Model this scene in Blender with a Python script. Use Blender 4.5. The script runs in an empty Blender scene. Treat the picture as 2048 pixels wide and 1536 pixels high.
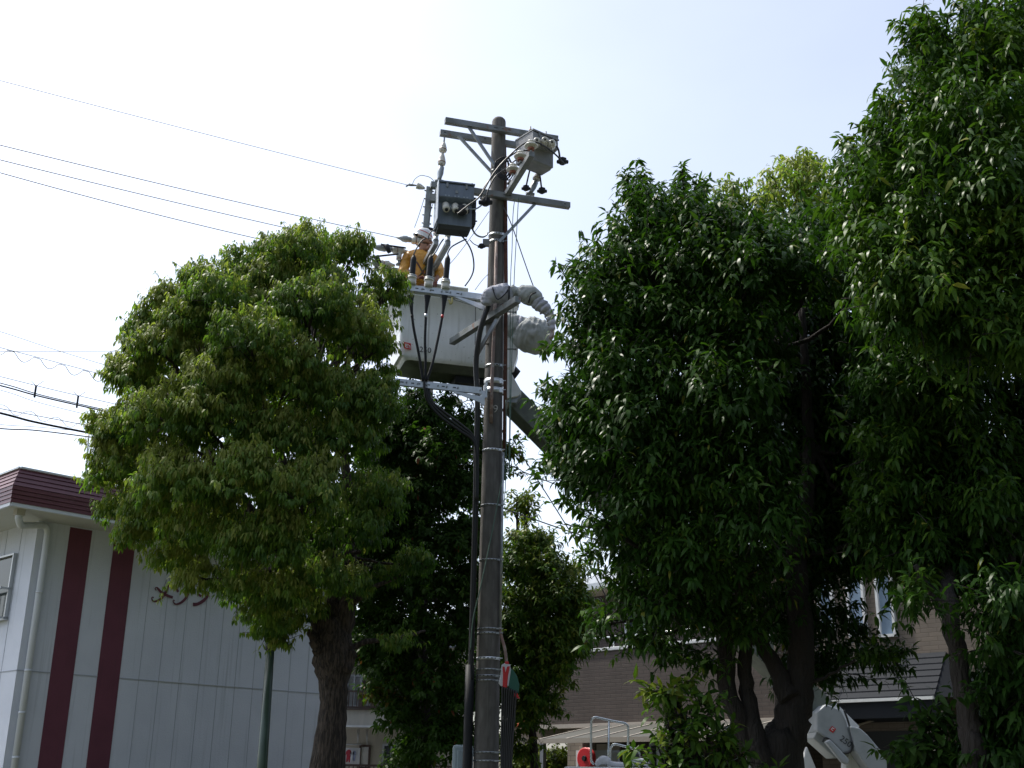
import bpy, math, random
import numpy as np
from mathutils import Vector, Matrix
SC = bpy.context.scene
C = SC.collection
R = math.radians
# ---------------------------------------------------------------- camera, sky, sun, exposure
TH = R(18.75); RHO = math.atan(0.01524); F = 2361.0; CAM = Vector((0, 0, 1.6))
FWD = Vector((0, math.cos(TH), math.sin(TH)))
_r0 = Vector((1, 0, 0)); _u0 = Vector((0, -math.sin(TH), math.cos(TH)))
RT = _r0 * math.cos(RHO) + _u0 * math.sin(RHO)
UP = -_r0 * math.sin(RHO) + _u0 * math.cos(RHO)
cd = bpy.data.cameras.new('camera'); cam = bpy.data.objects.new('camera', cd); C.objects.link(cam)
cd.sensor_width = 36; cd.lens = F / 2048 * 36; cd.clip_start = .1; cd.clip_end = 2000
M4 = Matrix((RT, UP, -FWD)).transposed().to_4x4(); M4.translation = CAM
cam.matrix_world = M4
SC.camera = cam
SUN_AZ = R(-58); SUN_EL = R(58)
SD = Vector((math.sin(SUN_AZ) * math.cos(SUN_EL), math.cos(SUN_AZ) * math.cos(SUN_EL), math.sin(SUN_EL)))
w = bpy.data.worlds.new("World"); SC.world = w; w.use_nodes = True
nt = w.node_tree; bg = nt.nodes['Background']
sk = nt.nodes.new('ShaderNodeTexSky'); sk.sky_type = 'NISHITA'; sk.sun_disc = False
sk.sun_elevation = SUN_EL; sk.sun_rotation = SUN_AZ; sk.air_density = 1.0; sk.dust_density = 3.0; sk.ozone_density = 2.5
# thin veil of high cloud over the blue
tc = nt.nodes.new('ShaderNodeTexCoord'); no = nt.nodes.new('ShaderNodeTexNoise')
no.inputs['Scale'].default_value = 1.6; no.inputs['Detail'].default_value = 5; no.inputs['Roughness'].default_value = .5
mp = nt.nodes.new('ShaderNodeMapping'); mp.inputs['Scale'].default_value = (1, 1, 2.2)
nt.links.new(tc.outputs['Generated'], mp.inputs[0]); nt.links.new(mp.outputs[0], no.inputs['Vector'])
mr = nt.nodes.new('ShaderNodeMapRange'); mr.inputs[1].default_value = .35; mr.inputs[2].default_value = .7; mr.inputs[3].default_value = .62; mr.inputs[4].default_value = .82
nt.links.new(no.outputs['Fac'], mr.inputs[0])
mx = nt.nodes.new('ShaderNodeMix'); mx.data_type = 'RGBA'
hs = nt.nodes.new('ShaderNodeHueSaturation'); hs.inputs['Saturation'].default_value = .55; hs.inputs['Value'].default_value = 1.15
# the veil scatters forward: brighter on the sun's side of the sky
nm = nt.nodes.new('ShaderNodeVectorMath'); nm.operation = 'NORMALIZE'; nt.links.new(tc.outputs['Generated'], nm.inputs[0])
dp_ = nt.nodes.new('ShaderNodeVectorMath'); dp_.operation = 'DOT_PRODUCT'; dp_.inputs[1].default_value = SD; nt.links.new(nm.outputs[0], dp_.inputs[0])
m2 = nt.nodes.new('ShaderNodeMapRange'); m2.interpolation_type = 'SMOOTHSTEP'; m2.inputs[1].default_value = -.25; m2.inputs[2].default_value = .45; m2.inputs[3].default_value = .6; m2.inputs[4].default_value = 2.3
nt.links.new(dp_.outputs['Value'], m2.inputs[0]); nt.links.new(m2.outputs[0], hs.inputs['Value'])
nt.links.new(sk.outputs[0], hs.inputs['Color'])
nt.links.new(mr.outputs[0], mx.inputs['Factor']); nt.links.new(sk.outputs[0], mx.inputs[6]); nt.links.new(hs.outputs[0], mx.inputs[7])
nt.links.new(mx.outputs[2], bg.inputs['Color']); bg.inputs['Strength'].default_value = .12
sl = bpy.data.lights.new('sun', 'SUN'); sl.energy = 3.8; sl.angle = R(1.0); sl.color = (1, .95, .86)
so = bpy.data.objects.new('sun', sl); C.objects.link(so); so.rotation_euler = SD.to_track_quat('Z', 'Y').to_euler()
SC.view_settings.view_transform = 'Standard'; SC.view_settings.look = 'None'; SC.view_settings.gamma = 1
SC.view_settings.exposure = 0.2
SC.cycles.max_bounces = 6; SC.cycles.diffuse_bounces = 3; SC.cycles.transparent_max_bounces = 6

# ---------------------------------------------------------------- pixel <-> world (2048 x 1536)
def ray(px, py): return (RT * (px - 1024) + UP * (768 - py) + FWD * F).normalized()
def U(px, py, Y):
    r = ray(px, py); return CAM + r * (Y / r.y)
def RP(px, py, P0, N):
    r = ray(px, py); return CAM + r * ((Vector(P0) - CAM).dot(N) / r.dot(N))
def UZ(px, py, z): return RP(px, py, (0, 0, z), Vector((0, 0, 1)))
def mpp(P): return (Vector(P) - CAM).dot(FWD) / F      # metres per photo pixel at P
Z = Vector((0, 0, 1))

# ---------------------------------------------------------------- mesh builder
class MB:
    def __init__(s): s.v = []; s.f = []; s.sm = []; s.m2 = None
    def add(s, vs, fs, smooth=False):
        b = len(s.v); s.v += [Vector(v) for v in vs]; s.f += [tuple(i + b for i in f) for f in fs]; s.sm += [smooth] * len(fs); return s
    def box(s, c, sz, ax=None):
        c = Vector(c); X, Y, Zz = ax or (Vector((1, 0, 0)), Vector((0, 1, 0)), Z)
        hx, hy, hz = [q / 2 for q in sz]
        vs = [c + X * hx * i + Y * hy * j + Zz * hz * k for k in (-1, 1) for j in (-1, 1) for i in (-1, 1)]
        return s.add(vs, [(0, 2, 3, 1), (4, 5, 7, 6), (0, 1, 5, 4), (2, 6, 7, 3), (0, 4, 6, 2), (1, 3, 7, 5)])
    def bar(s, a, b, w_, h_, up=Z):
        a = Vector(a); b = Vector(b); X = (b - a); L = X.length; X.normalize()
        S = X.cross(up)
        if S.length < 1e-4: S = X.cross(Vector((1, 0, 0)))
        S.normalize(); T = S.cross(X)
        return s.box((a + b) / 2, (L, w_, h_), (X, S, T))
    def tube(s, pts, r, seg=8, caps=True, sq=1.0, jit=0, rnd=None):
        pts = [Vector(p) for p in pts]; n = len(pts)
        rs = r if isinstance(r, (list, tuple)) else [r] * n
        T = []
        for i in range(n):
            t = pts[min(i + 1, n - 1)] - pts[max(i - 1, 0)]; T.append(t.normalized() if t.length > 1e-9 else Vector(Z))
        u = T[0].cross(Vector((.13, .97, .2))).normalized()
        vs = []
        for i in range(n):
            u = (u - T[i] * u.dot(T[i])).normalized(); v = T[i].cross(u)
            for k in range(seg):
                a = 2 * math.pi * k / seg; q = rs[i] * (1 + (rnd.uniform(-jit, jit) if jit else 0))
                vs.append(pts[i] + (u * math.cos(a) + v * math.sin(a) * sq) * q)
        fs = [(i * seg + k, i * seg + (k + 1) % seg, (i + 1) * seg + (k + 1) % seg, (i + 1) * seg + k) for i in range(n - 1) for k in range(seg)]
        s.add(vs, fs, True)
        if caps:
            b = len(s.v) - n * seg
            s.f += [tuple(b + k for k in range(seg))[::-1], tuple(b + (n - 1) * seg + k for k in range(seg))]; s.sm += [False, False]
        return s
    def lathe(s, a, b, prof, seg=16):     # prof: (t along a..b, radius)
        a = Vector(a); b = Vector(b)
        X = (b - a).normalized(); u = X.cross(Vector((.13, .97, .2))).normalized(); v = X.cross(u); L = (b - a).length
        vs = []
        for t, r in prof:
            for k in range(seg):
                q = 2 * math.pi * k / seg; vs.append(a + X * L * t + (u * math.cos(q) + v * math.sin(q)) * max(r, 1e-4))
        n = len(prof)
        fs = [(i * seg + k, i * seg + (k + 1) % seg, (i + 1) * seg + (k + 1) % seg, (i + 1) * seg + k) for i in range(n - 1) for k in range(seg)]
        s.add(vs, fs, True); b0 = len(s.v) - n * seg
        s.f += [tuple(b0 + k for k in range(seg))[::-1], tuple(b0 + (n - 1) * seg + k for k in range(seg))]; s.sm += [False, False]
        return s
    def prism(s, poly, ex):
        n = len(poly); ex = Vector(ex); p = [Vector(q) for q in poly]
        return s.add(p + [q + ex for q in p], [tuple(range(n))[::-1], tuple(range(n, 2 * n))] + [(i, (i + 1) % n, (i + 1) % n + n, i + n) for i in range(n)])
    def ball(s, c, r, sx=1, sy=1, sz=1, seg=14, ring=9):
        c = Vector(c); vs = [c + Vector((0, 0, r * sz))]
        for i in range(1, ring):
            p = math.pi * i / ring
            for k in range(seg):
                a = 2 * math.pi * k / seg; vs.append(c + Vector((math.sin(p) * math.cos(a) * r * sx, math.sin(p) * math.sin(a) * r * sy, math.cos(p) * r * sz)))
        vs.append(c - Vector((0, 0, r * sz))); fs = [(0, 1 + k, 1 + (k + 1) % seg) for k in range(seg)]
        for i in range(ring - 2):
            for k in range(seg): fs.append((1 + i * seg + k, 1 + (i + 1) * seg + k, 1 + (i + 1) * seg + (k + 1) % seg, 1 + i * seg + (k + 1) % seg))
        e = len(vs) - 1; b = 1 + (ring - 2) * seg
        fs += [(e, b + (k + 1) % seg, b + k) for k in range(seg)]
        return s.add(vs, fs, True)
    def build(s, name, mat, parent=None, bevel=0):
        if parent is not None: org = Vector(parent['_o'])
        else:
            xs = [v.x for v in s.v]; ys = [v.y for v in s.v]; zs = [v.z for v in s.v]
            org = Vector(((min(xs) + max(xs)) / 2, (min(ys) + max(ys)) / 2, min(zs)))
        me = bpy.data.meshes.new(name); me.from_pydata([v - org for v in s.v], [], s.f)
        me.polygons.foreach_set('use_smooth', s.sm); me.materials.append(mat)
        if s.m2: me.materials.append(s.m2[1]); me.polygons.foreach_set('material_index', [int(i >= s.m2[0]) for i in range(len(s.f))])
        o = bpy.data.objects.new(name, me); C.objects.link(o)
        if parent is not None: o.parent = parent
        else: o.location = org
        o['_o'] = list(org)
        if bevel:
            m = o.modifiers.new('bevel', 'BEVEL'); m.width = bevel; m.segments = 2; m.limit_method = 'ANGLE'
        return o
def tag(o, label=None, cat=None, group=None, kind=None):
    if label: o['label'] = label
    if cat: o['category'] = cat
    if group: o['group'] = group
    if kind: o['kind'] = kind
    return o
def empty(name, loc, label, cat, group=None):
    o = bpy.data.objects.new(name, None); C.objects.link(o); o.location = loc; o['_o'] = list(loc); o.empty_display_size = .1
    return tag(o, label, cat, group)
def copy_tree(o, parent=None):
    c = o.copy(); C.objects.link(c)
    if parent is not None: c.parent = parent
    for ch in list(o.children): copy_tree(ch, c)
    return c
def smooth_path(pts, n=6):
    pts = [Vector(p) for p in pts]; out = []
    for i in range(len(pts) - 1):
        p0 = pts[max(i - 1, 0)]; p1 = pts[i]; p2 = pts[i + 1]; p3 = pts[min(i + 2, len(pts) - 1)]
        for k in range(n):
            t = k / n; out.append(.5 * ((2 * p1) + (p2 - p0) * t + (2 * p0 - 5 * p1 + 4 * p2 - p3) * t * t + (3 * p1 - p0 - 3 * p2 + p3) * t ** 3))
    return out + [pts[-1]]
def text_mesh(body, size, P, X, Yv, mat, name, parent, ext=.002):
    cu = bpy.data.curves.new(name, 'FONT'); cu.body = body; cu.size = size; cu.extrude = ext; cu.align_x = 'LEFT'; cu.resolution_u = 3
    ob = bpy.data.objects.new(name, cu); me = bpy.data.meshes.new_from_object(ob); bpy.data.objects.remove(ob)
    N = X.cross(Yv).normalized(); org = Vector(parent['_o'])
    for v in me.vertices: v.co = P + X * v.co.x + Yv * v.co.y + N * v.co.z - org
    me.materials.clear(); me.materials.append(mat)
    o = bpy.data.objects.new(name, me); C.objects.link(o); o.parent = parent; o['_o'] = list(org); return o

# ---------------------------------------------------------------- materials
MATS = {}
def mat(name, col, rough=.6, metal=0, spec=.5, noise=None, bump=None, trans=0, alpha=1):
    """noise: list of (scale, colour, low, high) blended over the base; bump: (scale, strength, distance)"""
    m = bpy.data.materials.new(name); m.use_nodes = True; n = m.node_tree; p = n.nodes['Principled BSDF']
    p.inputs['Roughness'].default_value = rough; p.inputs['Metallic'].default_value = metal; p.inputs['Specular IOR Level'].default_value = spec
    p.inputs['Base Color'].default_value = (*col, 1); p.inputs['Transmission Weight'].default_value = trans; p.inputs['Alpha'].default_value = alpha
    tcn = n.nodes.new('ShaderNodeTexCoord'); last = None
    for (scale, c2, lo, hi, *st) in (noise or []):
        q = n.nodes.new('ShaderNodeTexNoise'); q.inputs['Scale'].default_value = scale; q.inputs['Detail'].default_value = 5
        mp_ = n.nodes.new('ShaderNodeMapping'); mp_.inputs['Scale'].default_value = st[0] if st else (1, 1, 1)
        n.links.new(tcn.outputs['Object'], mp_.inputs[0]); n.links.new(mp_.outputs[0], q.inputs['Vector'])
        r_ = n.nodes.new('ShaderNodeMapRange'); r_.inputs[1].default_value = lo; r_.inputs[2].default_value = hi; n.links.new(q.outputs['Fac'], r_.inputs[0])
        x = n.nodes.new('ShaderNodeMix'); x.data_type = 'RGBA'; x.inputs[6].default_value = (*col, 1); x.inputs[7].default_value = (*c2, 1)
        if last: n.links.new(last, x.inputs[6])
        n.links.new(r_.outputs[0], x.inputs['Factor']); last = x.outputs[2]
    if last: n.links.new(last, p.inputs['Base Color'])
    if bump:
        q = n.nodes.new('ShaderNodeTexNoise'); q.inputs['Scale'].default_value = bump[0]; q.inputs['Detail'].default_value = 4
        mp_ = n.nodes.new('ShaderNodeMapping'); mp_.inputs['Scale'].default_value = bump[3] if len(bump) > 3 else (1, 1, 1)
        n.links.new(tcn.outputs['Object'], mp_.inputs[0]); n.links.new(mp_.outputs[0], q.inputs['Vector'])
        b = n.nodes.new('ShaderNodeBump'); b.inputs['Strength'].default_value = bump[1]; b.inputs['Distance'].default_value = bump[2]
        n.links.new(q.outputs['Fac'], b.inputs['Height']); n.links.new(b.outputs[0], p.inputs['Normal'])
    MATS[name] = m; return m
def brickmat(name, c1, c2, cm, bw, bh, X, mortar=.006, rough=.8):
    m = mat(name, c1, rough); n = m.node_tree; p = n.nodes['Principled BSDF']; tcn = [q for q in n.nodes if q.type == 'TEX_COORD'][0]
    sx = n.nodes.new('ShaderNodeVectorMath'); sx.operation = 'DOT_PRODUCT'; sx.inputs[1].default_value = X
    sz = n.nodes.new('ShaderNodeVectorMath'); sz.operation = 'DOT_PRODUCT'; sz.inputs[1].default_value = (0, 0, 1)
    cb = n.nodes.new('ShaderNodeCombineXYZ')
    for a in (sx, sz): n.links.new(tcn.outputs['Object'], a.inputs[0])
    n.links.new(sx.outputs['Value'], cb.inputs[0]); n.links.new(sz.outputs['Value'], cb.inputs[1])
    b = n.nodes.new('ShaderNodeTexBrick'); b.inputs['Scale'].default_value = 1; b.inputs['Brick Width'].default_value = bw; b.inputs['Row Height'].default_value = bh
    b.inputs['Mortar Size'].default_value = mortar; b.inputs['Color1'].default_value = (*c1, 1); b.inputs['Color2'].default_value = (*c2, 1); b.inputs['Mortar'].default_value = (*cm, 1)
    n.links.new(cb.outputs[0], b.inputs['Vector'])
    q = n.nodes.new('ShaderNodeTexNoise'); q.inputs['Scale'].default_value = 1.1; q.inputs['Detail'].default_value = 6; n.links.new(tcn.outputs['Object'], q.inputs['Vector'])
    r_ = n.nodes.new('ShaderNodeMapRange'); r_.inputs[1].default_value = .3; r_.inputs[2].default_value = .7; r_.inputs[3].default_value = .72; r_.inputs[4].default_value = 1.2; n.links.new(q.outputs['Fac'], r_.inputs[0])
    vm = n.nodes.new('ShaderNodeVectorMath'); vm.operation = 'SCALE'; n.links.new(b.outputs['Color'], vm.inputs[0]); n.links.new(r_.outputs[0], vm.inputs['Scale']); n.links.new(vm.outputs[0], p.inputs['Base Color'])
    bu = n.nodes.new('ShaderNodeBump'); bu.inputs['Strength'].default_value = .5; bu.inputs['Distance'].default_value = -.01
    n.links.new(b.outputs['Fac'], bu.inputs['Height']); n.links.new(bu.outputs[0], p.inputs['Normal']); return m
concrete = mat('concrete', (.125, .120, .112), .85, noise=[(3, (.085, .08, .074), .35, .7, (6, 6, .5)), (14, (.165, .16, .15), .45, .75, (1, 1, .3)), (2.2, (.07, .068, .06), .55, .75, (9, 9, .25))], bump=(60, .3, .004))
galv = mat('galvanised', (.36, .39, .40), .42, .75, noise=[(9, (.26, .28, .30), .4, .65)])
newgalv = mat('new_galvanised', (.72, .76, .80), .38, .55, noise=[(12, (.6, .64, .68), .4, .7)])
armsteel = mat('arm_steel', (.25, .27, .275), .55, .5, noise=[(5, (.17, .18, .17), .4, .65), (7, (.25, .12, .07), .62, .72)])
rust = mat('rust', (.075, .032, .025), .85, noise=[(8, (.13, .05, .032), .4, .65)])
pinkpipe = mat('pink_pipe', (.24, .175, .155), .7, noise=[(6, (.26, .12, .08), .5, .7), (12, (.4, .36, .33), .5, .7)])
ceramic = mat('white_ceramic', (.62, .61, .56), .25)
redband = mat('red_band', (.28, .10, .06), .5)
greycover = mat('grey_cover', (.33, .36, .37), .45)
rubber = mat('black_rubber', (.018, .02, .024), .6, spec=.3)
cable = mat('cable_black', (.022, .023, .026), .45)
wirem = mat('wire', (.06, .06, .065), .5)
boxgrey = mat('switch_grey', (.27, .28, .30), .5, noise=[(5, (.20, .21, .22), .4, .7), (8, (.2, .13, .1), .68, .76)])
boxblue = mat('switch_blue', (.16, .20, .26), .42, noise=[(4, (.12, .15, .20), .4, .7, (4, 4, .5))])
frp = mat('white_fibreglass', (.78, .81, .82), .42, noise=[(4, (.71, .74, .75), .4, .7, (3, 3, .6)), (22, (.42, .44, .42), .66, .72), (3, (.5, .52, .5), .62, .8, (6, 6, .25))])
rimpad = mat('rim_pad', (.40, .42, .38), .5, noise=[(10, (.28, .29, .26), .45, .65)])
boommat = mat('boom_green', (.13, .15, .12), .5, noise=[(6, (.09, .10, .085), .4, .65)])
turretshaded = mat('turret_shaded_white', (.36, .39, .41), .4, noise=[(5, (.30, .33, .34), .45, .7)])  # white turret greyed, the tree shade put into its base colour
whitepaint = mat('white_paint', (.68, .70, .70), .35, noise=[(5, (.58, .6, .6), .45, .7)])
redpaint = mat('red_paint', (.55, .02, .025), .4)
cloth = mat('grey_cloth', (.40, .42, .41), .85, noise=[(7, (.33, .35, .34), .4, .65)], bump=(7, .8, .03, (1.0, 1.0, .35)))
cloth2 = mat('lavender_cloth', (.44, .45, .50), .85, noise=[(7, (.36, .37, .42), .4, .65)], bump=(10, .8, .025, (.4, 1, 1)))
stucco = mat('stucco', (.68, .72, .80), .8, noise=[(1.3, (.62, .66, .74), .4, .7), (2.5, (.50, .54, .60), .58, .78, (5, 5, .18))], bump=(45, .55, .012))
maroon = mat('maroon_paint', (.155, .045, .07), .75, noise=[(2, (.13, .038, .06), .4, .7), (3, (.10, .035, .05), .6, .8, (5, 5, .2))], bump=(45, .4, .01))
fasciam = mat('maroon_metal', (.12, .036, .048), .4, noise=[(3, (.10, .028, .036), .4, .7, (1, 1, 4))])
soffit = mat('soffit', (.55, .57, .55), .8)
seam = mat('panel_seam', (.40, .43, .48), .9)
darkgap = mat('dark_gap', (.05, .055, .06), .9)
pvc = mat('downpipe', (.62, .66, .70), .4)
alu = mat('aluminium', (.45, .47, .48), .35, .7)
glassdark = mat('glass_dark', (.045, .06, .06), .08, 0, .3)
glasssky = mat('glass_sky', (.30, .40, .52), .08, .2, 1.0)  # pale blue base colour paints the sky's reflection into the panes
curtain = mat('curtain', (.45, .48, .5), .8)
barkm = mat('bark', (.085, .066, .052), .95, noise=[(9, (.028, .022, .018), .42, .56, (4, 4, .7)), (3, (.10, .09, .075), .6, .8)], bump=(14, 1.0, .10, (3.2, 3.2, .6)))
barkd = mat('bark_dark', (.022, .019, .016), .95, noise=[(6, (.025, .02, .017), .4, .6, (3, 3, .5))], bump=(16, 1.0, .05, (2.2, 2.2, .45)))
lampgreen = mat('lamp_green', (.05, .085, .062), .3, noise=[(6, (.04, .07, .05), .4, .7)])
lampglass = mat('lamp_glass', (.2, .21, .2), .5, trans=.3)
cabinetm = mat('cabinet_paint', (.30, .38, .42), .5)
cream = mat('cream_wall', (.50, .48, .42), .85, noise=[(3, (.42, .41, .36), .4, .7, (3, 3, .3))])
brown = mat('brown_metal', (.07, .045, .035), .5)
slate = mat('slate_roof', (.013, .016, .021), .8, spec=.25)
roofgrey = mat('grey_roof', (.25, .28, .31), .55)
orange = mat('orange_roof', (.55, .13, .05), .8)
beige = mat('beige_trim', (.42, .38, .33), .7)
carportm = mat('carport_sheet', (.075, .075, .065), .5)
asphalt = mat('asphalt', (.05, .05, .052), .9, bump=(80, .3, .01))
soil = mat('park_ground', (.11, .095, .07), .95, noise=[(2, (.06, .08, .03), .45, .6)], bump=(30, .5, .03))
concpath = mat('pavement', (.28, .27, .25), .9)
yellow = mat('yellow_coat', (.62, .30, .035), .45, noise=[(5, (.48, .22, .03), .4, .65)], bump=(9, 1.0, .04))
camo = mat('green_trousers', (.09, .10, .05), .9, noise=[(9, (.13, .06, .05), .5, .55)])
skin = mat('skin', (.36, .19, .13), .6)
hair = mat('hair', (.015, .012, .01), .6)
helmet = mat('helmet_white', (.78, .80, .82), .25)
glove = mat('brown_glove', (.16, .045, .03), .7)
laundry = [mat('laundry_a', (.6, .62, .66), .9), mat('laundry_b', (.45, .05, .07), .9), mat('laundry_c', (.02, .02, .03), .9), mat('laundry_d', (.3, .35, .5), .9)]
greencloth = mat('green_cloth', (.03, .12, .09), .8)
rope = mat('green_rope', (.10, .17, .14), .8)
sidingX = Vector((-.7071, .7071, 0))
brickbrown = brickmat('brown_siding', (.085, .068, .058), (.074, .058, .05), (.04, .033, .029), .30, .075, sidingX)
bricktan = brickmat('tan_siding', (.17, .14, .11), (.15, .125, .10), (.11, .09, .07), .30, .075, sidingX)
bricktan2 = brickmat('tan_pillar', (.28, .235, .18), (.24, .20, .155), (.12, .10, .08), .22, .10, sidingX)
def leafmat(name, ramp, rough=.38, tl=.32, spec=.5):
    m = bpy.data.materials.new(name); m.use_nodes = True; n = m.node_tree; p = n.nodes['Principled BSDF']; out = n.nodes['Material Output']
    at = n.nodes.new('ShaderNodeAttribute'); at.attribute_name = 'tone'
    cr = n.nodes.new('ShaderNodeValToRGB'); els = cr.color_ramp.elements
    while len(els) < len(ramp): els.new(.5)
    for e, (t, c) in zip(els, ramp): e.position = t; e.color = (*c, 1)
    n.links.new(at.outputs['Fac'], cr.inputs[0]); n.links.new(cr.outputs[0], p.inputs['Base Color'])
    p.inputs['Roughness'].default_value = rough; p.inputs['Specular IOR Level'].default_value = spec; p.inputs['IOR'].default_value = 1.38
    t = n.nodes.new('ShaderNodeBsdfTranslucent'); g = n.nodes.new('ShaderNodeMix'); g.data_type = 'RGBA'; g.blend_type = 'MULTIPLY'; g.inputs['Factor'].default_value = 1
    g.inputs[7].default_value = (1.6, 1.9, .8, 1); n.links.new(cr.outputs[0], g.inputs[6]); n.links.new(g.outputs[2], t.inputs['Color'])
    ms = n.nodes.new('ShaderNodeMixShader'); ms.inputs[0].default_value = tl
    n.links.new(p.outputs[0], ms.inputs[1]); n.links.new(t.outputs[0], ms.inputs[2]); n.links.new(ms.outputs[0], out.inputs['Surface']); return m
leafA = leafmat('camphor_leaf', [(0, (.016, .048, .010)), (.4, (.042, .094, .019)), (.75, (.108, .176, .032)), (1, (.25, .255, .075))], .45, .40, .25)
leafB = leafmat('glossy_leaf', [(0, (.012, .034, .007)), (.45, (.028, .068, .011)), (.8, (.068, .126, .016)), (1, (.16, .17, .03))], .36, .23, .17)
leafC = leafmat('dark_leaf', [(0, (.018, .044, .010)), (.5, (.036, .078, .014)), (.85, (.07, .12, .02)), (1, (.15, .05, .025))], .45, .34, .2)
# ---------------------------------------------------------------- ground
MB().box((0, 150, -.25), (900, 900, .5)).build('ground', soil)['kind'] = 'structure'
def strip(name, a, b, wd, z0, h, m):
    o = MB().bar(Vector((*a, z0)), Vector((*b, z0)), wd, h).build(name, m); o['kind'] = 'structure'; return o
strip('road', (-60, 17.4), (60, 17.4 + 34), 5.0, .004 + .0, .012, asphalt)
strip('pavement', (-60, 13.6), (60, 13.6 + 34), 2.2, .03, .22, concpath)

# ---------------------------------------------------------------- utility pole
YP = 17.0
Bp = U(972, 1536, YP); bx = Bp.x
def pole_px(py): return 998 + (972 - 998) * (py - 240) / (1536 - 240)
Pt = U(998, 235, YP); ptop = Pt.z
px0 = (bx + Pt.x) / 2; lean = (Pt.x - bx) / (Pt.z - Bp.z)
def paxis(z): return Vector((bx + lean * (z - Bp.z), YP, z))
def prad(z): return .185 - (.185 - .113) * z / ptop
pole = empty('utility_pole', paxis(0), 'tall round concrete utility pole rising between the trees with steel crossarms', 'utility pole')
m = MB(); zs = [i / 20 * (ptop - .09) for i in range(21)]
pts = [paxis(z) for z in zs]; rs = [prad(z) for z in zs]
for k in range(1, 5): a = k / 4 * math.pi / 2; pts.append(paxis(ptop - .09 + .09 * math.sin(a))); rs.append(max(.113 * math.cos(a), .012))
m.tube(pts, rs, 28).build('shaft', concrete, pole)
A16 = R(16); d = Vector((math.cos(A16), math.sin(A16), 0)); n = Vector((math.sin(A16), -math.cos(A16), 0))
def PL(px, py, off): return RP(px, py, Vector((px0, YP, 0)) + n * off, n)
def toN(P, px, py):       # from P toward the camera side, until it shows at px,py (same height)
    q = UZ(px, py, P.z); t = (q - P).dot(n); return P + n * t
def zat(py, px=None): return U(px or pole_px(py), py, YP).z
def level(a, b):
    z = (a.z + b.z) / 2; a = a.copy(); b = b.copy(); a.z = z; b.z = z; return a, b
def holes(m, a, b, ts, off, s=(.035, .012)):
    m.m2 = (len(m.f), darkgap); X = (b - a).normalized()
    for t in ts: m.box(a.lerp(b, t) + n * off, (s[0], .004, s[1]), (X, n, Z))
    return m
def crossarm(a, b, sz, mt, braces=(), hs=(), lab=None):
    a, b = level(a, b); m_ = MB().bar(a, b, sz, sz); holes(m_, a, b, hs, sz / 2 + .001); o = m_.build('crossarm', mt, pole)
    if lab: o['label'] = lab
    for (p, q) in braces: MB().bar(p, q, .035, .045).build('brace', galv, o)
    return o, a, b
armA, a0, a1 = crossarm(PL(890, 241, .17), PL(1115, 279, .17), .09, armsteel, [(PL(931, 244, .17), PL(990, 332, .12))], [.43, .45, .5, .56], 'topmost square steel crossarm on the camera side of the pole')
armB, b0, b1 = crossarm(PL(880, 267, -.17), PL(1056, 293, -.17), .09, armsteel, [(PL(917, 272, -.11), PL(984, 345, -.1))], [.05, .5], 'upper crossarm bolted behind the pole')
armC, c0, c1 = crossarm(PL(861, 372, .19), PL(1139, 410, .19), .095, armsteel, [(PL(1070, 408, .17), PL(998, 484, .13))], [.52, .56, .96], 'long steel crossarm below the top pair')
# arm reaching toward the viewer, carrying three disc insulators
q0 = PL(1012, 392, .12); q1 = toN(q0, 1071, 309)
armD = MB().bar(q0, q1, .09, .09).build('crossarm', armsteel, pole, bevel=.006); armD['label'] = 'steel crossarm reaching out toward the street beside the right switch box'
# two arms carrying line insulators behind the worker
r0_ = PL(845, 536, -1.75); r1_ = toN(r0_, 889, 487); r2_ = PL(862, 548, -1.75); r3_ = toN(r2_, 915, 489)
P2 = U(862, 548, 20.2); P2z = P2.z + .1
pole2 = empty('utility_pole', Vector((P2.x, 20.2, 0)), 'second utility pole hidden behind the work bucket and dark tree', 'utility pole')
MB().tube([Vector((P2.x, 20.2, 0)), Vector((P2.x, 20.2, P2z))], [.17, .11], 18).build('shaft', concrete, pole2)
e0, e1 = level(PL(748, 540, -1.8), PL(872, 548, -1.8))

# lower angled arm carrying the wrapped cable joint
zg = U(985, 632, YP - .25).z
lo_a = UZ(1036, 599, zg); lo_b = UZ(904, 684, zg)      # near (right) end, far (left) end
armG = MB().bar(lo_a, lo_b, .10, .10).build('crossarm', armsteel, pole, bevel=.006); armG['label'] = 'low slanting steel crossarm under the wrapped cable joint'
MB().bar(U(1014, 604, YP - .35), U(950, 716, YP - .18), .05, .05).build('brace', galv, armG)
MB().bar(r1_, r0_ - n * .9, .08, .08).build('crossarm', galv, pole2, bevel=.005)
MB().bar(r3_, r2_ - n * .9, .08, .08).build('crossarm', galv, pole2, bevel=.005)
MB().bar(e0, e1, .075, .075).bar(e0.lerp(e1, .6), Vector((P2.x, 20.2, e0.z)), .07, .07).build('crossarm', galv, pole2)
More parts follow.
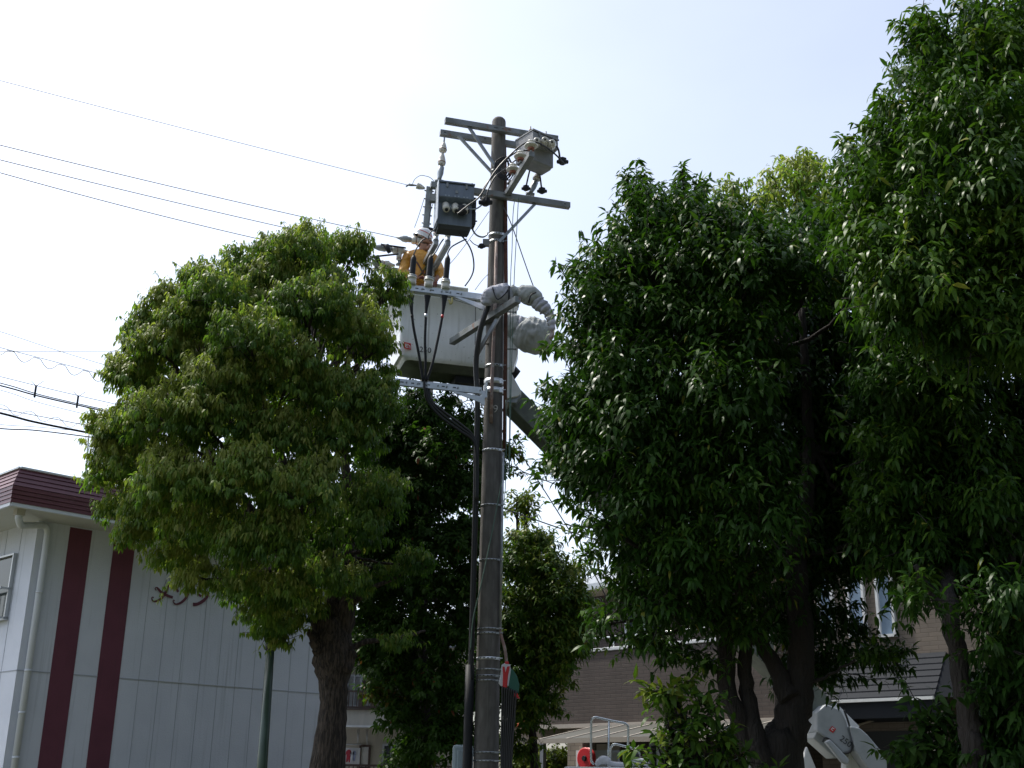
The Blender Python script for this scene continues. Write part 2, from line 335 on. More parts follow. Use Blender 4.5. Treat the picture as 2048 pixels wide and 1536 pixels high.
# bright new cantilever brackets
def bracket(y0, y1, xl, xr, ybot, lab):
    h0 = PL(xl, (y0 + y1) / 2, .2); h1 = PL(xr, (y0 + y1) / 2 + 1, .2); h0, h1 = level(h0, h1)
    hgt = (y1 - y0) * mpp(h0) * 1.04
    o = holes(MB().bar(h0, h1, .055, hgt), h0, h1, [.08, .2, .27, .38, .55, .68], .0295, (.045, .014)).build('bracket', newgalv, pole); o['label'] = lab
    t = .62; f0 = h0.lerp(h1, t) - Z * hgt / 2; f1 = h1 - Z * hgt / 2
    low = f1 - Z * (ybot - y1) * mpp(h1) * 1.05
    X = (h1 - h0).normalized()
    MB().prism([f0, f0 + X * .10, low + Z * .10, low], n * .02).bar(f1 + X * .02 + Z * .05, low + X * .02 - Z * .03, .06, .05, n).build('gusset', newgalv, o)
    MB().box(h1 + X * .06, (.02, .16, (ybot - y0) * mpp(h1)), (X, n, Z)).build('mounting_plate', newgalv, o)
    for tt in (.13, .26, .36, .49, .59, .72, .98): q = h0.lerp(h1, tt) + n * .028; MB().lathe(q, q + n * .022, [(0, .013), (1, .013)], 6).build('bolt', galv, o)
    return h0, h1, hgt
k0, k1, kh = bracket(578, 590, 798, 969, 612, 'bright new steel bracket holding the three cable terminations')
l0, l1, lh = bracket(766, 779, 789, 963, 797, 'bright new steel bracket below the bucket clamping the cables')
# bands, clamps, pipes
def band(py, h=.04, mt=galv, ext=.004, perf=True):
    z = zat(py); m = MB().lathe(paxis(z - h / 2), paxis(z + h / 2), [(0, prad(z) + ext), (1, prad(z) + ext)], 28)
    if perf:
        mm = m; m.m2 = (len(m.f), darkgap)
        for k in range(-4, 5):
            a = R(k * 19) ; q = Vector((math.sin(a), -math.cos(a), 0)); t = Vector((math.cos(a), math.sin(a), 0))
            mm.box(paxis(z) + q * (prad(z) + ext + .001), (.022, .004, h * .4), (t, q, Z))
    o = m.build('pole_band', mt, pole)
    z2 = z; q = paxis(z2) + Vector((prad(z2) * .75, -prad(z2) * .72, 0)); 
    MB().box(q, (.05, .03, h * .9)).lathe(q, q + Vector((.08, -.02, 0)), [(0, .008), (1, .008)], 6).build('buckle', mt, o)
    return o
for (py, h, mt) in [(345, .03, galv), (473, .04, newgalv), (487, .05, galv), (735, .045, galv), (903, .035, newgalv), (1013, .03, galv), (1122, .028, galv), (1259, .025, galv), (1268, .03, galv), (1318, .038, newgalv), (1340, .025, galv), (1353, .035, galv), (1362, .025, galv), (1505, .025, galv), (1522, .025, galv)]:
    band(py, h, mt)
for py in (766, 784): band(py, .085, newgalv, .008, False)
m = MB().tube([U(993, 484, YP - .16), U(989, 640, YP - .19), U(984, 760, YP - .21), U(982, 846, YP - .22)], .026, 10); m.build('conduit', pinkpipe, pole)['label'] = 'faded pink rusty pipe strapped to the pole'
m = MB().tube([U(1009, 290, YP + .02), U(1011, 420, YP - .06), U(1012, 560, YP - .08), U(1011, 700, YP - .09), U(1009, 900, YP - .1)], .03, 10); m.build('conduit', rust, pole)['label'] = 'red brown rusty conduit down the right side of the pole'
m = MB().tube([U(1006, 905, YP - .1), U(1003, 1100, YP - .1), U(1000, 1258, YP - .1)], .02, 10); m.build('conduit', galv, pole)
m = MB().tube(smooth_path([U(1000, 1255, YP - .1), U(1002, 1270, YP - .11), U(1010, 1300, YP - .13), U(1013, 1326, YP - .14)]), .022, 10); m.build('conduit', pinkpipe, pole)
def cyl9():
    z = zat(823); P = paxis(z) + Vector((-.005, -prad(z) - .003, -.06)); text_mesh('9', .17, P - Vector((.0, 0, 0)), Vector((1, 0, 0)), Z, mat('pale_paint', (.42, .41, .38), .8), 'number_mark', pole, .001)
cyl9()
# steps bolts
for (px, py, sx) in [(1016, 624, 1), (1016, 698, 1), (976, 618, -1), (972, 688, -1)]:
    q = U(px, py, YP - .1); MB().lathe(q - Vector((sx * .06, 0, 0)), q + Vector((sx * .13, 0, 0)), [(0, .011), (.93, .011), (.93, .02), (1, .02)], 8).build('step_bolt', armsteel, pole)
# coil of slack line on the pole
m = MB()
for k in range(6):
    cx, cy = 1002 + k * 2, 332 + (k % 3) * 4
    m.tube(smooth_path([U(cx - 10, cy - 10, YP - .2), U(cx + 8, cy - 18, YP - .22), U(cx + 15, cy + 3, YP - .2), U(cx + 6, cy + 20, YP - .22), U(cx - 12, cy + 10, YP - .22), U(cx - 10, cy - 10, YP - .2)], 5), .011, 6)
tag(m.build('wire_coil', rubber), 'black coil of spare wire bound to the pole near its top', 'wire coil')
# fat black riser cable down the left side
m = MB().tube(smooth_path([U(979, 606, YP - .4), U(966, 640, YP - .38), U(957, 680, YP - .3), U(952, 730, YP - .2), U(955, 800, YP - .15), U(953, 900, YP - .1), U(951, 1010, YP - .08), U(948, 1120, YP - .08), U(944, 1260, YP - .08), U(941, 1360, YP - .08)]), .042, 12)
riser = m.build('riser_cable', cable); tag(riser, 'thick black cable running down the left side of the pole', 'cable')
q = [U(940, 1330, YP - .06), U(937, 1440, YP - .06), U(934, 1536, YP - .06), U(933, 1600, YP - .06)]; q[-1].z = 0; MB().tube(q, .065, 14).build('cable_guard', rubber, riser)
# green rope
tag(MB().tube(smooth_path([U(1004, 960, YP - .25), U(985, 1060, YP - .26), U(962, 1170, YP - .26), U(946, 1240, YP - .2), U(941, 1300, YP - .16)]), .008, 6).build('tie_rope', rope), 'thin green rope slanting down the front of the pole', 'rope')

# ---------------------------------------------------------------- insulators
def bell(m, top, bot, r):
    m.lathe(top, bot, [(0, .15 * r), (.05, .35 * r), (.25, .62 * r), (.6, .95 * r), (.68, .95 * r), (.7, 1.02 * r), (.78, 1.02 * r), (.8, .94 * r), (.86, 1.0 * r), (.95, 1.0 * r), (1, .85 * r)], 18)
def string(pxs, off, lab):
    P = [PL(px, py, off) for px, py in pxs]
    o = empty('insulator_string', P[-1], lab, 'insulator', 'strain insulator strings under the crossarms')
    for i in range(2):
        a, b = P[1 + i], P[2 + i]; mm = MB(); bell(mm, a, b.lerp(a, .08), .062); e = mm.build('insulator_disc', ceramic, o)
        MB().lathe(b.lerp(a, .26), b.lerp(a, .23), [(0, .066), (1, .066)], 18).build('glaze_band', redband, e)
    MB().tube([P[0], P[1]], .014, 8).build('link_rod', galv, o)
    MB().lathe(P[3], P[4], [(0, .03), (.1, .05), (.5, .052), (.8, .035), (1, .04)], 12).lathe(P[4] - d * .07, P[4] + d * .07, [(0, .03), (1, .03)], 10).build('strain_clamp', galv, o)
string([(889, 274), (888, 284), (885, 305), (883, 332), (878, 362)], -.14, 'string of two grey bell insulators hanging from the left arm end')
string([(1087, 288), (1084, 320), (1076, 345), (1072, 362), (1060, 388)], .1, 'string of two bell insulators slanting down beside the right box')
def disc_ins(P, lab, grp):
    o = empty('pin_insulator', P, lab, 'insulator', grp)
    MB().lathe(P, P + Z * .08, [(0, .016), (1, .016)], 8).build('pin', galv, o)
    MB().lathe(P + Z * .05, P + Z * .20, [(0, .045), (.3, .05), (.32, .098), (.45, .105), (.55, .09), (.62, .05), (.8, .046), (.85, .06), (1, .05)], 20).build('insulator_body', ceramic, o)
    MB().lathe(P + Z * .04, P + Z * .075, [(0, .05), (1, .056)], 16).build('glaze_band', redband, o)
    return o
topq = Z * .045
for t, lab in ((.97, 'nearest white disc insulator at the end of the reaching arm'), (.72, 'middle white disc insulator on the reaching arm'), (.42, 'white disc insulator nearest the pole on the reaching arm')):
    disc_ins(q0.lerp(q1, t) + topq - (d * .06 if t < .9 else d * 0), lab, 'disc insulators on the reaching arm')
def post_ins(P, lab, h=.30, r=.048):
    o = empty('line_post_insulator', P, lab, 'insulator', 'post insulators behind the worker')
    MB().lathe(P, P + Z * h * .3, [(0, .05), (.3, .04), (1, .038)], 12).build('metal_foot', galv, o)
    MB().lathe(P + Z * h * .28, P + Z * h, [(0, r * .8), (.12, r), (.24, r), (.27, r * .85), (.3, r), (.5, r * 1.05), (.92, r * 1.08), (1, r * .9)], 18).build('insulator_body', ceramic, o)
    MB().lathe(P + Z * h * .40, P + Z * h * .45, [(0, r + .002), (1, r + .002)], 18).build('glaze_band', redband, o)
post_ins(r0_.lerp(r1_, .97) + Z * .04, 'white post insulator with red ring under the blue box, left one')
post_ins(r2_.lerp(r3_, .97) + Z * .04, 'white post insulator with red ring under the blue box, right one')
post_ins(PL(797, 530, -1.7), 'white post insulator left of the worker in yellow', .26, .045)
# dead-end covers with the wires
def deadend(tip, base, lab):
    o = empty('dead_end_cover', base, lab, 'wire clamp', 'grey cone covers where the top wires end')
    L = (base - tip).length
    MB().lathe(tip, base, [(0, .012), (.25, .03), (.45, .055), (.7, .06), (.75, .05), (1, .045)], 14).build('cone_cover', greycover, o)
    X = (base - tip).normalized(); e = base + X * .28
    MB().lathe(base, e, [(0, .035), (.08, .065), (.25, .07), (.3, .055), (.4, .068), (.62, .07), (.66, .05), (.8, .035), (1, .02)], 16).build('insulator_body', ceramic, o)
    MB().lathe(base.lerp(e, .30), base.lerp(e, .38), [(0, .060), (1, .060)], 14).build('glaze_band', redband, o)
    return o
DE = [(PL(793, 475, -1.7), PL(822, 480, -1.7)), (PL(737, 492, -1.7), PL(784, 499, -1.7)), (PL(741, 525, -1.7), PL(757, 527, -1.7))]
deadend(*DE[0], 'grey cone cover at wire end just left of the helmet'); deadend(*DE[1], 'long grey cone cover with banded insulator above the tree top'); deadend(*DE[2], 'lowest cone cover half hidden by the tree top leaves')
# black taps bars beside the cones
for (a, b, lab) in [((762, 489), (812, 496), 'upper black covered clamp bar left of the worker'), ((741, 514), (797, 508), 'lower black covered clamp bar left of the worker')]:
    A, B = PL(*a, -1.6), PL(*b, -1.6); m = MB().tube(smooth_path([A, A.lerp(B, .15), A.lerp(B, .5), B]), [.03] + [.016] * 17 + [.012], 8)
    m.lathe(A.lerp(B, .2), A.lerp(B, .2) - Z * .13 + (B - A) * .15, [(0, .05), (1, .03)], 8)
    tag(m.build('wire_clamp', rubber), lab, 'wire clamp', 'black clamp bars left of the worker')
# upright post and its little insulator
m0 = PL(859, 374, .12); m1 = PL(852, 455, .02)
up = MB().bar(m0, m1, .10, .05, n).build('riser_post', galv, pole); 
mm = MB()
for k in range(5): q = m0.lerp(m1, .1 + .2 * k); mm.lathe(q - d * .075, q + d * .075, [(0, .012), (1, .012)], 6)
mm.build('bolt', armsteel, up)
m = MB(); bell(m, PL(850, 377, .12), PL(833, 371, .12), .05)
t = empty('end_insulator', PL(842, 374, .12), 'small white insulator holding the single top wire by the post', 'insulator'); m.build('insulator_body', ceramic, t)
MB().tube([PL(833, 371, .12), PL(822, 370, .12), PL(815, 370, .12)], [.012, .02, .012], 8).bar(PL(820, 368, .12), PL(812, 373, .12), .02, .02).build('clamp', armsteel, t)

# ---------------------------------------------------------------- switch boxes
def swbox(name, C0, X, Yb, sz, m_, lab, bushes, tilt=0, faint=False):
    w_, dd, h = sz
    o = empty(name, C0 - Z * h / 2, lab, 'switch box', 'pole mounted switch boxes')
    # Yb points to the camera side; the face steps back under a sloping upper panel
    P = lambda x, y, z: C0 + X * x * w_ / 2 + Yb * y * dd / 2 + Z * z * h / 2
    prof = [(-1, -1), (.45, -1), (.45, .1), (1, .25), (1, .88), (.9, 1), (-1, 1)]
    a = [P(-1, y, z) for y, z in prof]
    MB().prism(a, X * w_).build('housing', m_, o, bevel=.008)
    MB().box(P(0, 0, 1) + Z * .012, (w_ * 1.04, dd * 1.05, .022), (X, Yb, Z)).build('lid', m_, o)
    MB().prism([P(-.9, y, -1) for y in (-.9, .4)] + [P(-.9, .25, -1.16), P(-.9, -.75, -1.16)], X * w_ * .9).build('base_pan', darkgap if faint else m_, o)
    mm = MB()
    for sx in (-.55, .55): mm.box(P(sx, 1.02, .86), (.03, .03, .07), (X, Yb, Z))
    mm.box(P(0, 1.01, .55), (.04, .012, .05), (X, Yb, Z)); mm.build('latch', armsteel, o)
    for sx in bushes:
        a = P(sx, .45, .02); b = a + Yb * .13 - Z * .15; q = MB()
        pr = [(0, .045)]
        for k in range(4): pr += [(.08 + k * .22, .058), (.2 + k * .22, .058), (.22 + k * .22, .046)]
        pr += [(1, .04)]; q.lathe(a, b, pr, 16); e = q.build('bushing', ceramic, o); MB().lathe(b, b + (b - a) * .12, [(0, .028), (1, .022)], 10).build('bushing_hole', rubber, e)
    return o, P
dxL = Vector((math.cos(R(12)), math.sin(R(12)), 0)); nL = Vector((math.sin(R(12)), -math.cos(R(12)), 0))
CB = PL(908, 418, .34)
ob, Pbx = swbox('switch_box', CB, dxL, nL, (.545, .44, .655), boxblue, 'dark blue grey switch box hanging left of the pole', (-.55, 0, .52), faint=True)
face = CB + nL * .46 / 2 * .45 - Z * .17 - dxL * .17 + nL * .004
text_mesh('88', .13, face, dxL, Z, mat('faint_number', (.165, .20, .255), .5), 'number_mark', ob, .001)
mm = MB()
for k, sx in enumerate((-.55, 0, .5)):
    q = Pbx(sx, 1.005, .32)
    for j in range(2): mm.box(q + dxL * (j * .05 - .02), (.025, .004, .02), (dxL, nL, Z))
mm.build('stencil_mark', mat('stencil', (.3, .36, .42), .5), ob)
MB().box(Pbx(-1, .1, .1) - dxL * .01, (.012, .40, .66), (dxL, nL, Z)).build('side_panel', newgalv, ob)
MB().bar(Pbx(1.02, -.1, .9), Pbx(1.02, -.1, 1.5), .02, .02).bar(Pbx(.85, -.1, 1.0), Pbx(1.05, -.1, 1.35), .05, .05).bar(Pbx(-1.1, .2, .95), Pbx(-1.1, .2, 1.2), .02, .02).build('hanger', armsteel, ob)
MB().lathe(Pbx(1, .0, -.05), Pbx(1.18, .0, -.05), [(0, .13), (1, .12)], 12).box(Pbx(1.1, 0, -.5), (.06, .2, .2), (dxL, nL, Z)).box(Pbx(1.1, 0, .3), (.07, .16, .2), (dxL, nL, Z)).lathe(Pbx(1.1, 0, -.55), Pbx(1.35, 0, -.5), [(0, .012), (1, .012)], 6).build('operating_gear', rubber, ob)
MB().box(PL(868, 397, .25), (.12, .1, .12)).bar(PL(874, 372, .25), PL(869, 392, .25), .02, .02).build('weight', armsteel, ob)
# right-hand box faces more to the left-front
XR = Vector((math.cos(R(38)), math.sin(R(38)), 0)); NR = Vector((math.sin(R(38)), -math.cos(R(38)), 0))
CR = PL(1074, 306, .42)
ob2, P2 = swbox('switch_box', CR, XR, NR, (.52, .44, .44), boxgrey, 'pale grey switch box hung under the right end of the top crossarm', (), 0)
for (px, py) in ((1075, 284), (1091, 283), (1105, 288)):
    a = PL(px - 2, py + 6, .55); b = PL(px - 1, py - 4, .85); e = MB().lathe(a, b, [(0, .05), (.15, .066), (.4, .062), (.45, .072), (.6, .066), (.8, .06), (1, .04)], 16).build('bushing', ceramic, ob2)
    MB().lathe(b, b + (b - a) * .06, [(0, .018), (1, .015)], 8).build('bushing_hole', rubber, e)
mm = MB()
for px, py in ((1061, 262), (1092, 272)): mm.tube([PL(px, py - 9, .2), PL(px, py + 16, .2)], .012, 6).lathe(PL(px, py - 3, .2), PL(px, py + 1, .2), [(0, .03), (1, .03)], 6)
mm.build('hanger', armsteel, ob2)

# ---------------------------------------------------------------- cable terminations
for (px, tops, lo, lab) in [(823, [(851, 477), (843, 482), (833, 497), (828, 508)], [(822, 592), (822, 605), (824, 630), (828, 660), (838, 710), (846, 762)], 'left black cable termination on the bright bracket'),
                            (857, [(887, 478), (880, 488), (872, 503), (864, 512)], [(855, 592), (854, 605), (852, 628), (850, 680), (851, 720), (850, 762)], 'middle black cable termination on the bright bracket'),
                            (891, [(933, 478), (920, 484), (903, 494), (896, 505)], [(889, 592), (888, 605), (885, 630), (877, 672), (866, 722), (853, 762)], 'right black cable termination on the bright bracket')]:
    b = PL(px, 576, .22); b.z = k0.z + kh / 2
    t = empty('cable_termination', b, lab, 'cable termination', 'black cable terminations standing on the new bracket')
    top = PL(px + 5, 510, .24); zc = b + Z * .13
    MB().lathe(b, zc, [(0, .062), (.3, .068), (.5, .064), (.8, .064), (.82, .075), (1, .07)], 20).build('collar', ceramic, t)
    MB().lathe(zc, zc + Z * .03, [(0, .07), (1, .064)], 20).build('collar_ring', greycover, t)
    MB().lathe(zc + Z * .03, top, [(0, .05), (.1, .045), (.7, .045), (.83, .043), (1, .014)], 18).build('boot', rubber, t)
    pt = [top] + [PL(x, y, .26) for x, y in tops[::-1]]
    MB().tube(smooth_path(pt), .011, 8).build('lead', cable, t)
    pt = [PL(x, y, .24) for x, y in lo]
    sp = smooth_path(pt); L = len(sp); rr = [.052 - (.052 - .020) * min(1, i / (L * .36)) for i in range(L)]
    MB().tube(sp, rr, 14).build('tail_cable', rubber, t)
    c = .33
    MB().lathe(sp[int(L * .40)], sp[int(L * .40) + 1], [(0, .0225), (1, .0225)], 12).build('phase_tape', {823: rubber, 857: newgalv, 891: redpaint}[px], t)
for k, (dx, lab) in enumerate(((0, 'first'), (4, 'second'), (8, 'third'))):
    m = MB().tube(smooth_path([PL(849 + dx, 762, .24 - k * .03), PL(850 + dx, 782, .24 - k * .03), PL(856 + dx, 803, .2), PL(880 + dx, 832 - dx, .2), PL(915 + dx, 858 - dx, .2), PL(948, 884 - dx, .18), PL(953 + dx * .3, 930, .14), PL(952 + dx * .3, 1000, .12)]), .019, 10)
    tag(m.build('phase_cable', cable), 'one of three parallel black cables swooping from lower bracket to pole', 'cable', 'black cables swooping into the pole')

# ---------------------------------------------------------------- wrapped cable joint + yellow strap
FOLD = bpy.data.textures.new('folds', 'MARBLE'); FOLD.noise_scale = .16; FOLD.turbulence = 9; FOLD.noise_depth = 2; FOLD.marble_type = 'SHARP'
cj = empty('wrapped_cable_joint', U(1010, 600, YP - .45), 'grey cloth wrapped cable joint lying over the low crossarm and drooping right', 'cable joint')
def lump(pts, Y, m_, name, par, seed):
    rnd = random.Random(seed); P = [U(x, y, Y + dy) for x, y, r, dy in pts]; rr = [r * mpp(p) for p, (x, y, r, dy) in zip(P, pts)]
    sp = smooth_path(P, 4); rs = []
    for i in range(len(rr) - 1):
        for k in range(4): q = k / 4; q = q * q * (3 - 2 * q); rs.append(rr[i] * (1 - q) + rr[i + 1] * q)
    rs.append(rr[-1]); o = MB().tube(sp, rs, 18, jit=.05, rnd=rnd).build(name, m_, par)
    o.modifiers.new('sub', 'SUBSURF').render_levels = 2; o.modifiers['sub'].levels = 2
    dm = o.modifiers.new('folds', 'DISPLACE'); dm.texture = FOLD; dm.strength = .028 * min(1, max(rr) / .25) + .006; dm.mid_level = .5; return o
lump([(966, 607, 5, 0), (973, 600, 13, 0), (984, 591, 19, 0), (998, 588, 20, 0), (1014, 586, 20, .0), (1024, 584, 14, 0)], YP - .5, cloth2, 'cloth_wrap', cj, 1)
lump([(1018, 584, 11, 0), (1026, 583, 14, 0), (1034, 585, 10, 0), (1044, 587, 17, 0), (1058, 591, 20, 0), (1070, 598, 17, 0), (1075, 605, 11, 0)], YP - .5, cloth, 'cloth_wrap', cj, 2)
lump([(1072, 598, 12, 0), (1076, 605, 15, 0), (1079, 607, 11, 0), (1083, 612, 15, 0), (1086, 616, 10, 0), (1090, 619, 14, 0), (1094, 625, 8, 0), (1097, 627, 11, 0), (1100, 632, 7, 0), (1101, 637, 9, 0), (1103, 641, 6, 0), (1103, 647, 7.5, 0), (1104, 652, 5, 0), (1104, 657, 6, 0), (1105, 661, 4, 0)], YP - .5, cloth2, 'spiral_wrap', cj, 3)
lump([(1105, 661, 3.5, 0), (1105, 668, 4.5, 0), (1103, 674, 5, 0), (1101, 682, 1.5, 0)], YP - .5, pinkpipe, 'cable_end', cj, 4)
MB().tube([U(1018, 572, YP - .66), U(1018, 600, YP - .66)], .014, 6).tube(smooth_path([U(1072, 585, YP - .66), U(1062, 590, YP - .7), U(1057, 606, YP - .66)]), .012, 6).tube(smooth_path([U(985, 575, YP - .66), U(994, 598, YP - .7), U(1008, 590, YP - .7), U(1020, 574, YP - .6)]), .01, 6).build('tie_strap', rubber, cj)

# ---------------------------------------------------------------- aerial lift bucket, boom and truck
YB = 18.3
lift = empty('lift_bucket', U(915, 750, YB), 'large white aerial work bucket raised behind the pole and leaves', 'lift bucket')
pfront = U(915, 640, YB - .2)
def BP(px, py, off=0): return RP(px, py, pfront + n * off, n)
cA = BP(797, 588); cB = BP(1036, 620); W = (cB - cA).dot(d); zt = (cA.z + BP(968, 598).z) / 2; zb = (BP(800, 706).z + BP(960, 737).z) / 2
cen = cA + d * W / 2; D = 1.0
def ring(z, sx, sy, rr, shift=0):
    out = []; hx, hy = W / 2 * sx, D / 2 * sy
    for (qx, qy, a0) in ((1, 1, 0), (-1, 1, 90), (-1, -1, 180), (1, -1, 270)):
        for k in range(5):
            a = R(a0 + k * 22.5); x = qx * (hx - rr) + rr * math.cos(a); y = qy * (hy - rr) + rr * math.sin(a)
            p = cen - n * D / 2 + d * (x + shift) + n * y; out.append(Vector((p.x, p.y, z)))
    return out
H = zt - zb
rings = [(zt, 1.0, 1.0, .06), (zt - .04, 1.02, 1.03, .06), (zt - .045, 1.0, 1.0, .06), (zt - H * .5, .97, .98, .07, .02), (zb + .07, .93, .96, .09, .05), (zb + .01, .915, .94, .1, .06), (zb - .02, .88, .88, .1, .06), (zb - .05, .74, .72, .1, .06), (zb - .11, .5, .5, .08, .06)]
vs = []; fs = []
for r_ in rings: vs += ring(*r_)
for i in range(len(rings) - 3):
    for k in range(20): fs.append((i * 20 + k, (i + 1) * 20 + k, (i + 1) * 20 + (k + 1) % 20, i * 20 + (k + 1) % 20))
m = MB(); m.add(vs, fs, True); b_ = (len(rings) - 3) * 20; mu = MB(); mu.add(vs[b_:], [(i * 20 + k, (i + 1) * 20 + k, (i + 1) * 20 + (k + 1) % 20, i * 20 + (k + 1) % 20) for i in range(2) for k in range(20)] + [tuple(range(40, 60))[::-1]]); mu.build('underside', boommat, lift)  # underside in dark boom green, its shade put into the colour
inr = [ring(zt, .96, .93, .05), ring(zb + .05, .92, .88, .05)]
vv = [q for r_ in inr for q in r_]; m.add(vs[:20] + vv, [(k, (k + 1) % 20, 20 + (k + 1) % 20, 20 + k) for k in range(20)] + [(20 + k, 20 + (k + 1) % 20, 40 + (k + 1) % 20, 40 + k) for k in range(20)] + [tuple(range(40, 60))])
m.build('bucket_shell', frp, lift)
rp = [q + Z * .01 for q in ring(zt + .02, 1.0, 1.0, .1)]; rp.append(rp[0]); 
MB().tube(rp, .045, 10, caps=False).build('rim_pad', rimpad, lift)
# padded hose over the left rim
MB().tube(smooth_path([BP(793, 590, .0), BP(799, 577, -.1), BP(808, 567, -.25), BP(820, 562, -.4), BP(836, 566, -.4), BP(870, 573, -.4), BP(905, 578, -.4), BP(935, 582, -.4)]), .052, 12).build('rim_pad', rimpad, lift)
bf = pfront + n * .0
def BT(px, py): return BP(px, py, .012)
mm = MB().prism([BT(808, 684), BT(822, 687), BT(822, 699.5), BT(808, 696.5)], n * .003); mm.build('emblem_plate', redpaint, lift)
mm = MB()
for poly in ([(810.5, 687), (817, 688.5), (817, 690), (812, 689), (812, 690.6), (816.5, 691.5), (816.5, 692.8), (812, 692), (812, 693.6), (816.5, 694.5), (817, 696), (810.5, 694.6)], [(817.5, 690.5), (820.5, 691.3), (820.5, 697.5), (819.4, 697.2), (819.4, 692.6), (817.5, 692.2)]):
    mm.prism([BP(x, y, .0165) for x, y in poly], n * .003)
mm.build('emblem_mark', whitepaint, lift)
tx = BP(838.5, 703.5, .012); ty = (BP(838.5, 692, .012) - tx).length
text_mesh('250', ty * 1.35, tx, d, Z, darkgap, 'number_mark', lift, .002)
# seam + small fittings
MB().tube(smooth_path([BP(951, 600, .03), BP(951, 640, .03), BP(950, 690, .03)]), .006, 5).tube([BP(880, 596, .03), BP(896, 590, .05), BP(910, 600, .04), BP(948, 612, .03)], .004, 5).build('cord', cable, lift)
MB().tube(smooth_path([BP(904, 592, .06), BP(904, 604, .08), BP(901, 607, .08), BP(898, 600, .06)]), .018, 8).build('hook', mat('brass_hook', (.4, .36, .14), .4), lift)
# mount under the bucket
bm = cen - n * D / 2
MB().box(Vector((bm.x, bm.y, zb - .16)) + d * .35, (.6, .4, .14), (d, n, Z)).lathe(BP(1018, 740, -.2), BP(1034, 752, -.2), [(0, .13), (1, .1)], 12).build('bucket_mount', rubber, lift)
j0 = BP(1020, 745, -.45)
def quadcol(px_list, Y0, th_, m_, name, par):
    P = [U(x, y, Y0) for x, y in px_list]; return MB().prism(P, Vector((0, th_, 0))).build(name, m_, par, bevel=.01)
quadcol([(1008, 640), (1036, 645), (1036, 706), (1028, 732), (1008, 738)], YB - .25, .3, frp, 'side_tank', lift)
quadcol([(1009, 745), (1018, 738), (1043, 782), (1036, 792), (1012, 797)], YB - .25, .45, whitepaint, 'knuckle_cover', lift)
quadcol([(1012, 797), (1038, 786), (1042, 790), (1032, 806), (1014, 805)], YB - .2, .35, galv, 'knuckle_plate', lift)
# cloth covered device
cv = empty('cloth_cover', U(1065, 670, YB - .3), 'pale grey cloth bag covering the lift controls right of the pole', 'cover')
lump([(1004, 640, 16, 0), (1016, 644, 20, 0), (1030, 652, 24, 0), (1038, 655, 23, 0), (1045, 660, 32, 0), (1058, 667, 37, 0), (1074, 673, 37, 0), (1088, 677, 33, 0), (1098, 680, 22, 0), (1104, 680, 6, 0)], YB - .3, cloth, 'cover_bag', cv, 7)
q = U(1040, 657, YB - .3); MB().lathe(q - Vector((.03, 0, .005)), q + Vector((.03, 0, -.005)), [(0, .205), (.5, .215), (1, .215)], 22).build('tie_cord', cloth2, cv)

truck = empty('lift_truck', U(1560, 1536, 19.5) * 1, 'white lift truck parked behind the right trees with its boom raised', 'truck')
truck.location.z = 0; truck['_o'] = list(truck.location)
# boom from the knuckle down to the turret
k_top = U(1022, 800, YB + .2); k_bot = U(1690, 1475, 19.55)
bd = (k_bot - k_top).normalized(); bs = bd.cross(Vector((0, 1, 0))).normalized()
boom = MB().bar(k_top, k_top.lerp(k_bot, .55), .34, .40, n).build('boom', boommat, truck, bevel=.01)
MB().bar(k_top.lerp(k_bot, .5), k_top.lerp(k_bot, .93), .38, .44, n).build('boom_sleeve', boommat, boom, bevel=.01)
MB().bar(k_top.lerp(k_bot, .93), k_bot, .42, .48, n).build('boom_collar', whitepaint, boom, bevel=.01)
TY = 18.8
def tq(pl, Y0, th_, m_, name, par=truck, bev=.02): return MB().prism([U(x, y, Y0) for x, y in pl], Vector((0, th_, 0))).build(name, m_, par, bevel=bev)
tur = tq([(1634, 1424), (1652, 1408), (1682, 1420), (1692, 1440), (1706, 1494), (1700, 1503), (1686, 1507), (1672, 1490), (1634, 1462)], TY, .7, turretshaded, 'turret_cover')
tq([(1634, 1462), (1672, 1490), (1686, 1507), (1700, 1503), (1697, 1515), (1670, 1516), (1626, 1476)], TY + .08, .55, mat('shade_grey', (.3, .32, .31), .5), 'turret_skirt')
tq([(1700, 1452), (1720, 1456), (1736, 1470), (1758, 1496), (1774, 1512), (1775, 1560), (1752, 1560), (1712, 1502)], TY - .1, .8, turretshaded, 'boom_base')
tq([(1694, 1496), (1708, 1490), (1756, 1545), (1740, 1560), (1690, 1560)], TY + .3, .3, frp, 'boom_cradle')
tq([(1651, 1484), (1660, 1478), (1700, 1520), (1696, 1530), (1684, 1524)], TY - .2, .12, turretshaded, 'lift_cylinder')
tq([(1606, 1520), (1614, 1492), (1634, 1540), (1640, 1580), (1606, 1580)], TY + .1, .12, whitepaint, 'lift_cylinder')
MB().tube(smooth_path([U(1688, 1420, TY - .03), U(1697, 1445, TY - .03), U(1705, 1480, TY - .03), U(1703, 1500, TY - .03), U(1690, 1507, TY - .03), U(1672, 1500, TY - .03), U(1660, 1480, TY - .03), U(1650, 1476, TY - .03), U(1645, 1484, TY - .03)]), .015, 8).build('hose', cable, truck)
def rotp(px, py, cx, cy, s, a): ca, sa = math.cos(a), math.sin(a); return (cx + s * (px * ca - py * sa), cy + s * (px * sa + py * ca))
mm = MB(); a_ = R(38)
mm.prism([U(*rotp(x, y, 1665, 1459, 6, a_), TY - .006) for x, y in ((-.85, -.85), (.85, -.85), (.85, .85), (-.85, .85))], (0, -.003, 0)); mm.build('emblem_plate', redpaint, truck)
